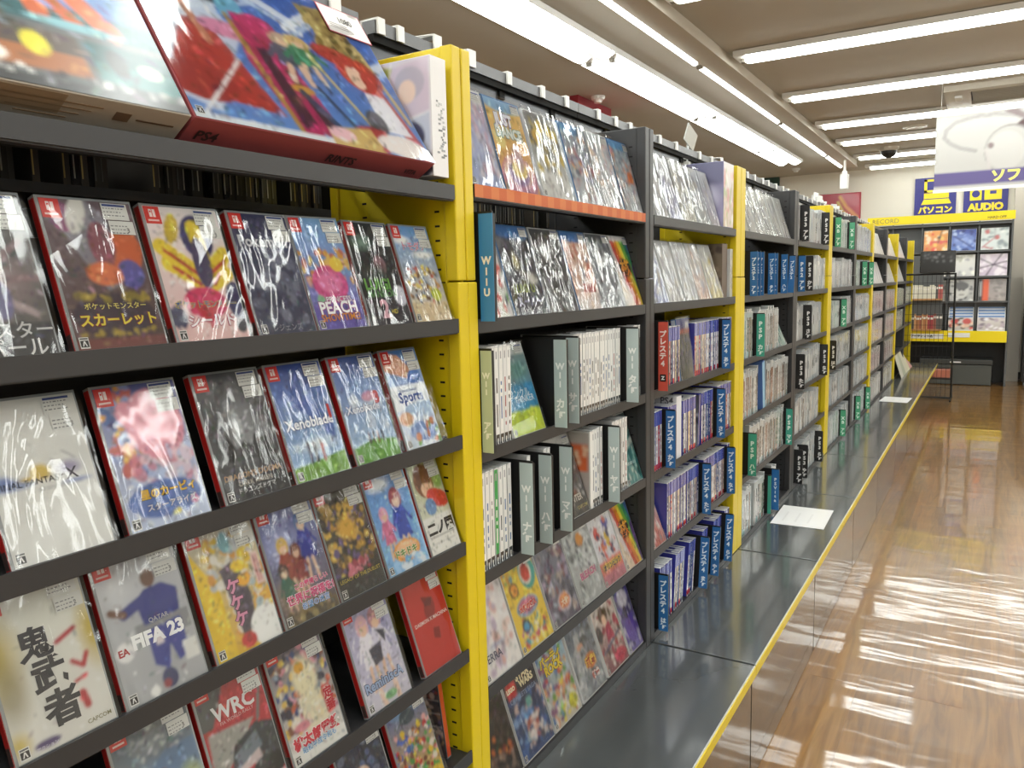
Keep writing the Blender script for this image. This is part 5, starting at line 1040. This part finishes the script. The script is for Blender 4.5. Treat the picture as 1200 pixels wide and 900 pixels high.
# ---------------------------------------------------------------- far end: record cabinet, stand, signs, banner
YF = 11.15
slate = mat('slate_laminate', '#5a5c5d', .5)
wood = mat('pale_wood', '#b98a58', .5, noise=((8, 8, 3), .6, '#a67a4a'))
t = thing('record_cabinet', 'tall dark grey record cabinet with a yellow lettered header, facing down the aisle', 'cabinet', (0, YF, 0))
for x in (-.60, -.315, .015, .315, .625, .965):
    b = MB(); wd_ = .02 if x in (-.60, .965) else .014
    b.box(x-wd_/2, .0, 0 if x in (-.60, .965) else Z(.33), x+wd_/2, .42 if x in (-.6, .965) else .06, Z(1.64)); b.build('upright', slate, t)
b = MB(); b.box(-.61, .10, Z(.2), .975, .12, Z(1.64)); b.build('back_panel', slate, t)
for z in (1.60, 1.27, .965, .665):
    b = MB(); b.box(-.59, -.01, Z(z), .955, .10, Z(z+.02)); b.build('ledge', slate, t)
b = MB(); b.box(-.61, -.03, Z(1.645), .985, .03, Z(1.745)); h = b.build('header_board', mat('bright_yellow', '#f6dc10', .45), t)
lettering(h, 'RECORD', -.40, Z(1.694), .30, '#6d6a4c', y=-.0315, bold=-.005)
lettering(h, 'HARD·OFF', .80, Z(1.675), .19, '#7c7020', y=-.0315, bold=.03)
b = MB(); b.box(-.59, -.05, Z(.19), .962, -.03, Z(.325)); yb = b.build('yellow_band', MATS['bright_yellow'], t)
b = MB(); b.box(-.2, -.053, Z(.225), .30, -.05, Z(.285)); b.box(.35, -.053, Z(.245), .58, -.05, Z(.30)); b.build('label_strip', white, yb)
lettering(yb, 'アーティスト名', .06, Z(.255), .24, '#222222', y=-.0545, bold=.03)
b = MB(); b.box(-.59, -.03, Z(.19), .955, .42, Z(.21)); b.build('bin_floor', slate, t)
b = MB(); b.box(-.59, .40, 0, .955, .42, Z(.19)); b.build('dark_back', black, t)
sl = [('#e8a050', '#c87838', ['#3a2c28', '#f0d8b0', '#d84830', '#f0c060'], 'orange record sleeve with dark and cream figures, top row of the far cabinet'),
      ('#3c4c9c', '#5a78c0', ['#8aa0d8', '#2c3878', '#a8bce0'], 'blue record sleeve in the top row of the far cabinet'),
      ('#d0d8d4', '#c8d0d0', ['#8a9498', '#e4e8e4', '#b86a68', '#a8b4b4'], 'pale grey-green record sleeve with scattered lines, top row, rightmost'),
      ('#c8c4bc', '#d8d4cc', ['#a8a098', '#e8e4dc', '#8a8478'], 'hidden-edge tan record sleeve, second row of the far cabinet'),
      ('#dcdcd4', '#c8c8c8', ['#e8e8e0', '#a8a8ac', '#b4b4a8'], 'cream and grey record sleeve, second row, middle'),
      ('#d8ccd8', '#c0b0c4', ['#e8e0e8'], 'pale lilac record sleeve crossed by dark branching lines'),
      ('#8a8a84', '#a8a49c', ['#6a6a68', '#c8c4bc'], 'dull grey record sleeve, third row of the far cabinet'),
      ('#c8c8c4', '#b0b0b0', ['#8a8a8c', '#d8d8d4', '#5a5a5c'], 'grey record sleeve with a blurred portrait, third row'),
      ('#9c9694', '#a89c98', ['#8a8482', '#b0a8a4'], 'grey record sleeve with an orange band at its left')]
k = 0
for z in (1.307, 1.0, .70):
    for x in (.035, .335, .645):
        c1, c2, cs, lab = sl[k]
        w_ = .285 if x > .6 else .262; h_ = .262
        a = Art(24, 24, c1, c2, 300+k).n(0, 0, 1, 1, cs, 26, .09)
        if k == 0: a.e(.2, .4, .1, .14, '#ecd0b0').r(.3, .5, 1, .6, '#c83c30').l(.75, 0, .6, .6, .04, '#2c2420')
        if k == 1: a.e(.5, .5, .42, .3, '#7088c8', al=.6).l(.1, .3, .9, .9, .06, '#2c3a7c')
        if k == 2: a.l(.05, .9, .45, .5, .05, '#b87070').l(.5, 0, .5, .5, .04, '#6a7478')
        if k == 5:
            for q in ((.5, .5, 0, .2), (.5, .5, 0, .65), (.5, .5, 1, .35), (.5, .5, 1, .7), (.5, .5, .8, 0), (.5, .5, .25, 1)): a.l(*q, .05, '#3c2c40')
        if k == 7: a.e(.5, .5, .3, .4, '#d0d0cc').e(.5, .3, .3, .2, '#6a6a6c').l(.38, .5, .45, .5, .05, '#3c3c3e').l(.56, .5, .63, .5, .05, '#3c3c3e').l(.42, .72, .6, .72, .04, '#5a5050')
        if k == 8: a.r(.15, 0, .38, 1, '#e06038').r(0, 0, .15, 1, '#2c2c2e').r(.05, .1, .1, .8, '#d8d8d8')
        o = thing('record_sleeve', lab, 'record', (x, YF+.004, Z(z-.012)), 'record sleeves in the far cabinet', (math.radians(-8), 0, 0))
        b = MB(); b.box(0, 0, 0, w_, .004, h_, lin('#d8d4cc')); b.build('card_sleeve', printm, o)
        ob('cover_sheet', a.mesh(w_-.004, h_-.004), o, (.002, -.0008, .002)); k += 1
for i, (x, w_, cs, lab) in enumerate(((.34, .27, ['#c84840', '#5a4438', '#e8c8b0', '#3c3c40'], 'record sleeve with red round shapes, front of the bin above the yellow band'), (.65, .29, ['#e8e4e8', '#b8a8b4', '#8a7c88'], 'white and mauve marbled record sleeve, front of the right bin'))):
    for j in range(4):
        o = thing('record_sleeve', lab if j == 0 else f'record sleeve with a blue index strip, {NUM[j]} back in the {"left" if i == 0 else "right"} bin', 'record', (x, YF-.02+j*.024, Z(.335+.0*j)), 'records standing in the bins', (math.radians(-10), 0, 0))
        b = MB(); b.box(0, 0, -.10, w_, .004, .18+j*.035, lin('#d0d4d8')); b.box(.01, -.001, .155+j*.035, w_-.01, 0, .175+j*.035, lin('#6a8cc0')); b.build('card_sleeve', printm, o)
        if j == 0:
            a = Art(24, 18, '#d8d0cc', '#b8b0ac', 320+i).n(0, 0, 1, 1, cs, 22, .1)
            if i == 0: a.e(.25, .3, .16, .2, '#c8403c').e(.75, .3, .18, .25, '#c8504a').e(.25, .65, .12, .14, '#e0b8a0').e(.75, .65, .12, .14, '#e0b8a0')
            ob('cover_sheet', a.mesh(w_-.004, .15), o, (.002, -.0015, .0))
# disc boxes on wooden boards left of the sleeves
t = thing('disc_rack', 'wooden-edged rack of disc boxes left of the records, behind the wire stand', 'rack', (0, YF-.07, 0))
for z in (.72, .345): b = MB(); b.box(-.33, -.02, Z(z-.02), .27, .06, Z(z)); b.build('wooden_board', wood, t)
b = MB(); b.box(-.33, .05, Z(.33), .27, .065, Z(1.25)); b.build('back_panel', slate, t)
for r_i, (z, hh, cs) in enumerate(((.72, .17, ['#e0dccc', '#dcd8c8', '#e4e0d4', '#d8d4c4', '#b8605c', '#5a5c58']), (.345, .19, ['#9c5c4c', '#b0744c', '#a04044', '#c8b8a0', '#5c5a58', '#c89868']))):
    x = -.31; n = 0
    while x < .25:
        w_ = R.choice([.018, .024, .03, .04]) if r_i else R.choice([.022, .022, .05]); hq = hh*R.uniform(.85, 1)
        b = MB(); b.box(0, 0, 0, w_-.001, .05, hq, lin(R.choice(cs))); b.box(.003, -.0005, hq*.7, w_-.004, 0, hq*.85, lin('#e8e4dc'))
        o = b.build('disc_box', printm, None, (x, YF-.085, Z(z+.0005))); tag(o, f'disc box, {NUM[min(n, 49)]} from the left on the {"upper" if r_i == 0 else "lower"} wooden board', 'disc box', 'disc boxes on the wooden boards'); x += w_; n += 1
t = thing('storage_chest', 'low dark grey chest with a lid on the floor under the record cabinet', 'chest', (.05, YF-.02, 0))
b = MB(); b.box(0, 0, .005, .775, .36, Z(-.095)); b.build('chest_body', mat('chest_grey', '#4e504c', .5), t, bevel=.006)
b = MB(); b.box(-.004, -.01, Z(-.088), .785, .37, Z(-.03)); b.build('lid', mat('chest_lid', '#3c3d3b', .5), t, bevel=.006)
b = MB(); b.box(.33, -.02, Z(-.07), .45, -.01, Z(-.055)); b.build('latch', white, t)
# wire stand
t = thing('wire_stand', 'black wire-grid display stand standing past the end of the cabinets', 'stand', (0, 9.8, 0))
b = MB(); b.bar((.452, 0, .012), (.443, 0, Z(1.03)), .011, 8); b.build('upright', black, t)
b = MB(); b.bar((-.12, .0, .012), (-.12, 0, Z(1.03)), .011, 8); b.build('upright', black, t)
for z0 in (.014, Z(1.02)): b = MB(); b.bar((-.12, 0, z0), (.45, 0, z0), .010, 8); b.build('crossbar', black, t)
b = MB(); b.bar((.452, -.25, .012), (.452, .2, .012), .009, 8); b.build('foot', black, t)
for k in range(12): b = MB(); x = -.08+k*.043; b.bar((x, 0, .02), (x, 0, Z(1.02)), .0022, 5); b.build('wire', black, t)
for k in range(11): b = MB(); z = .12+k*.115; b.bar((-.12, 0, z), (.448, 0, z), .0022, 5); b.build('wire', black, t)
t = thing('record_case', 'black glossy record case with silvery flecks on top of the wire stand', 'case', (.1, 9.78, Z(1.033)), None, (0, 0, 0))
b = MB(); b.box(0, -.02, 0, .34, .06, .235, lin('#1e1e1f')); b.build('case_body', casem, t, bevel=.008)
a = Art(28, 20, '#232324', '#1c1c1d', 340).n(.05, .05, .95, .5, ['#5c5c5e', '#8c8c8e', '#3a3a3c'], 30, .03)  # grey flecks scattered over the upper half of the cover
ob('cover_sheet', a.mesh(.33, .225), t, (.005, -.021, .005))
o = MB(); o.box(0, 0, 0, .18, .1, .1, lin('#c87860')); o.box(-.002, -.002, .085, .182, .102, .1, lin('#d8988a')); o = o.build('storage_basket', printm, None, (.25, 9.86, Z(-.12))); tag(o, 'salmon pink basket on the low tray of the wire stand', 'basket')
b = MB(); b.box(.2, 9.83, Z(-.135), .45, 10.0, Z(-.121)); o = b.build('basket_tray', black); tag(o, 'thin black tray under the salmon basket', 'tray')
# leaning papers at the end of the shelving
for k, (y, rr0, c) in enumerate(((8.62, 18, '#d8d4c8'), (8.86, 20, '#b8bca8'), (9.1, 21, '#e0dcc8'), (9.34, 24, '#e8e0c0'), (9.62, 38, '#dca0a0'))):
    b = MB(); b.box(0, 0, 0, .21, .006, .26, lin(c)); o = b.build('magazine', printm, None, (.06, y, Z(.003))); o.rotation_euler = (math.radians(-rr0), 0, math.pi/2)
    tag(o, ['cream', 'grey-green', 'off-white', 'pale yellow', 'pink'][k]+' magazine leaning in the row at the far end of the cabinets', 'magazine', 'magazines leaning at the far end')
# dark unit by the pillar
t = thing('equipment_cabinet', 'dark cabinet cut by the right edge of the frame, beside the grey pillar', 'cabinet', (1.14, 11.35, 0))
b = MB(); b.box(0, 0, .04, .6, .5, Z(1.02)); b.build('cabinet_body', black, t, bevel=.004)
b = MB(); b.box(.03, -.012, .08, .57, 0, Z(.3)); b.build('door', slate, t); b = MB(); b.box(.02, .02, 0, .58, .48, .04); b.build('plinth', slate, t)
# signs on the back wall
blue = mat('sign_blue', '#2b2a80', .4); yl_ = mat('sign_yellow', '#f4d81c', .4)
def sign(nm, label, x, z, w_, h, m):
    t = thing(nm, label, 'sign', (x, Y1-.03, Z(z)))
    b = MB(); b.box(0, 0, 0, w_, .02, h); b.build('sign_board', m, t); return t
t = sign('wall_sign', 'blue wall sign with a yellow computer and katakana, partly behind the banner', -.15, 1.80, .485, .48, blue)
b = MB()
b.box(.11, -.004, .29, .40, 0, .32); b.box(.11, -.004, .43, .40, 0, .46); b.box(.11, -.004, .29, .145, 0, .46); b.box(.365, -.004, .29, .40, 0, .46); b.box(.11, -.004, .21, .40, 0, .28)
b.poly([(.08, -.004, .135), (.43, -.004, .135), (.40, -.004, .20), (.11, -.004, .20)]); b.build('computer_icon', yl_, t)
lettering(t, 'パソコン', .245, .065, .40, '#f4d81c', y=-.005, bold=.05)
t = sign('wall_sign', 'blue wall sign with yellow loudspeaker icons reading AUDIO', .42, 1.80, .49, .48, blue)
b = MB(); b.box(.07, -.004, .15, .20, 0, .44); b.box(.23, -.004, .15, .42, 0, .44); b.build('speaker_icon', yl_, t)
b = MB(); b.poly([(.135+.045*math.cos(q*math.pi/8), -.006, .23+.045*math.sin(q*math.pi/8)) for q in range(16)]); b.poly([(.29, -.006, .22), (.36, -.006, .22), (.36, -.006, .26), (.29, -.006, .26)]); b.box(.25, -.006, .31, .40, -.004, .32); b.build('icon_detail', blue, t)
lettering(t, 'AUDIO', .245, .065, .40, '#f4d81c', y=-.005, bold=.06)
t = sign('wall_sign', 'white wall sign with red shapes at the right edge of the frame', .985, 1.80, .45, .48, white)
lettering(t, 'S', .10, .29, .17, '#c83c2c', y=-.005, bold=.08); b = MB(); b.box(.03, -.004, .0, .45, 0, .12); b.build('red_block', mat('sign_red', '#c8402c', .4), t)
t = sign('wall_poster', 'red poster with a yellow-orange curl, on the back wall above the shelving', -1.4, 1.78, .59, .385, mat('poster_red', '#b83a48', .4))
ob('poster_print', Art(40, 26, '#b43848', '#b03444', 350).l(.55, .1, .7, .5, .07, '#e0a850').l(.7, .5, .95, .9, .08, '#e09a60').l(.5, .3, .6, .6, .06, '#d8c060').l(.6, .6, .8, .95, .05, '#c8b058').mesh(.55, .35), t, (.02, -.003, .018))
b = MB(); b.box(-2.4, Y1-.05, Z(2.2), -1.905, Y1-.001, Z(2.46)); tag(b.build('green_board', mat('dark_green', '#2c4a40', .5)), 'dark green board high on the back wall at the left', 'board')
b = MB(); b.box(-2.14, 5.71, Z(1.85), -2.03, 6.34, CZ-.001); tag(b.build('red_sign', mat('hanging_red', '#8a1e26', .7)), 'dark red sign block hanging from the ceiling behind the rail', 'sign')
# hanging banner
t = thing('hanging_banner', 'white hanging banner with headphones picture and purple band, upper right', 'banner', (.36, 7.05, Z(1.65)))
a = Art(110, 63, '#b4b2ae', '#b6b4b0', 360)
for k, (c, w_) in enumerate((('#757170', .022), ('#a8a4a2', .012))):
    pts = [(.06, .30), (.07, .2), (.13, .11), (.25, .06), (.4, .05), (.52, .09), (.6, .17), (.68, .33)]
    brush(a, pts, c, w_); brush(a, [(.06, .3), (.1, .38), (.17, .45), (.27, .5)], c, w_)
a.p([(.44, .02), (.52, .0), (.6, .1), (.58, .15)], '#6a5458', .8).e(.6, .42, .11, .28, '#4a2c2e').e(.63, .32, .07, .14, '#3c2024')
a.e(.50, .52, .17, .32, '#7c7674').e(.49, .52, .155, .30, '#b0aeaa').e(.47, .53, .12, .25, '#bab8b4').e(.37, .45, .02, .04, '#7c6c6c').l(.34, .5, .37, .75, .02, '#bab4b2').r(0, .76, 1, .94, '#48387c')
me = a.mesh(.99, .565)
b = MB(); b.box(0, 0, 0, .99, .002, .565, lin('#e8e8e6')); b.build('banner_sheet', printm, t); ob('banner_print', me, t, (0, -.0008, 0)); 
ob('banner_print', me, t, (.99, .0028, 0)).rotation_euler = (0, 0, math.pi)
lettering(t, 'ソフト', .52, .088, .28, '#e8e070', y=-.0016, bold=.05)
b = MB(); b.box(-.005, -.006, -.012, .995, .006, .012); b.build('bottom_rod', white, t); b = MB(); b.box(-.002, -.004, .556, .992, .005, .568); b.build('top_rod', white, t)
for x in (.03, .95): b = MB(); b.bar((x, 0, .565), (x, 0, CZ-Z(1.65)), .0012, 5); b.build('hanging_wire', white, t)
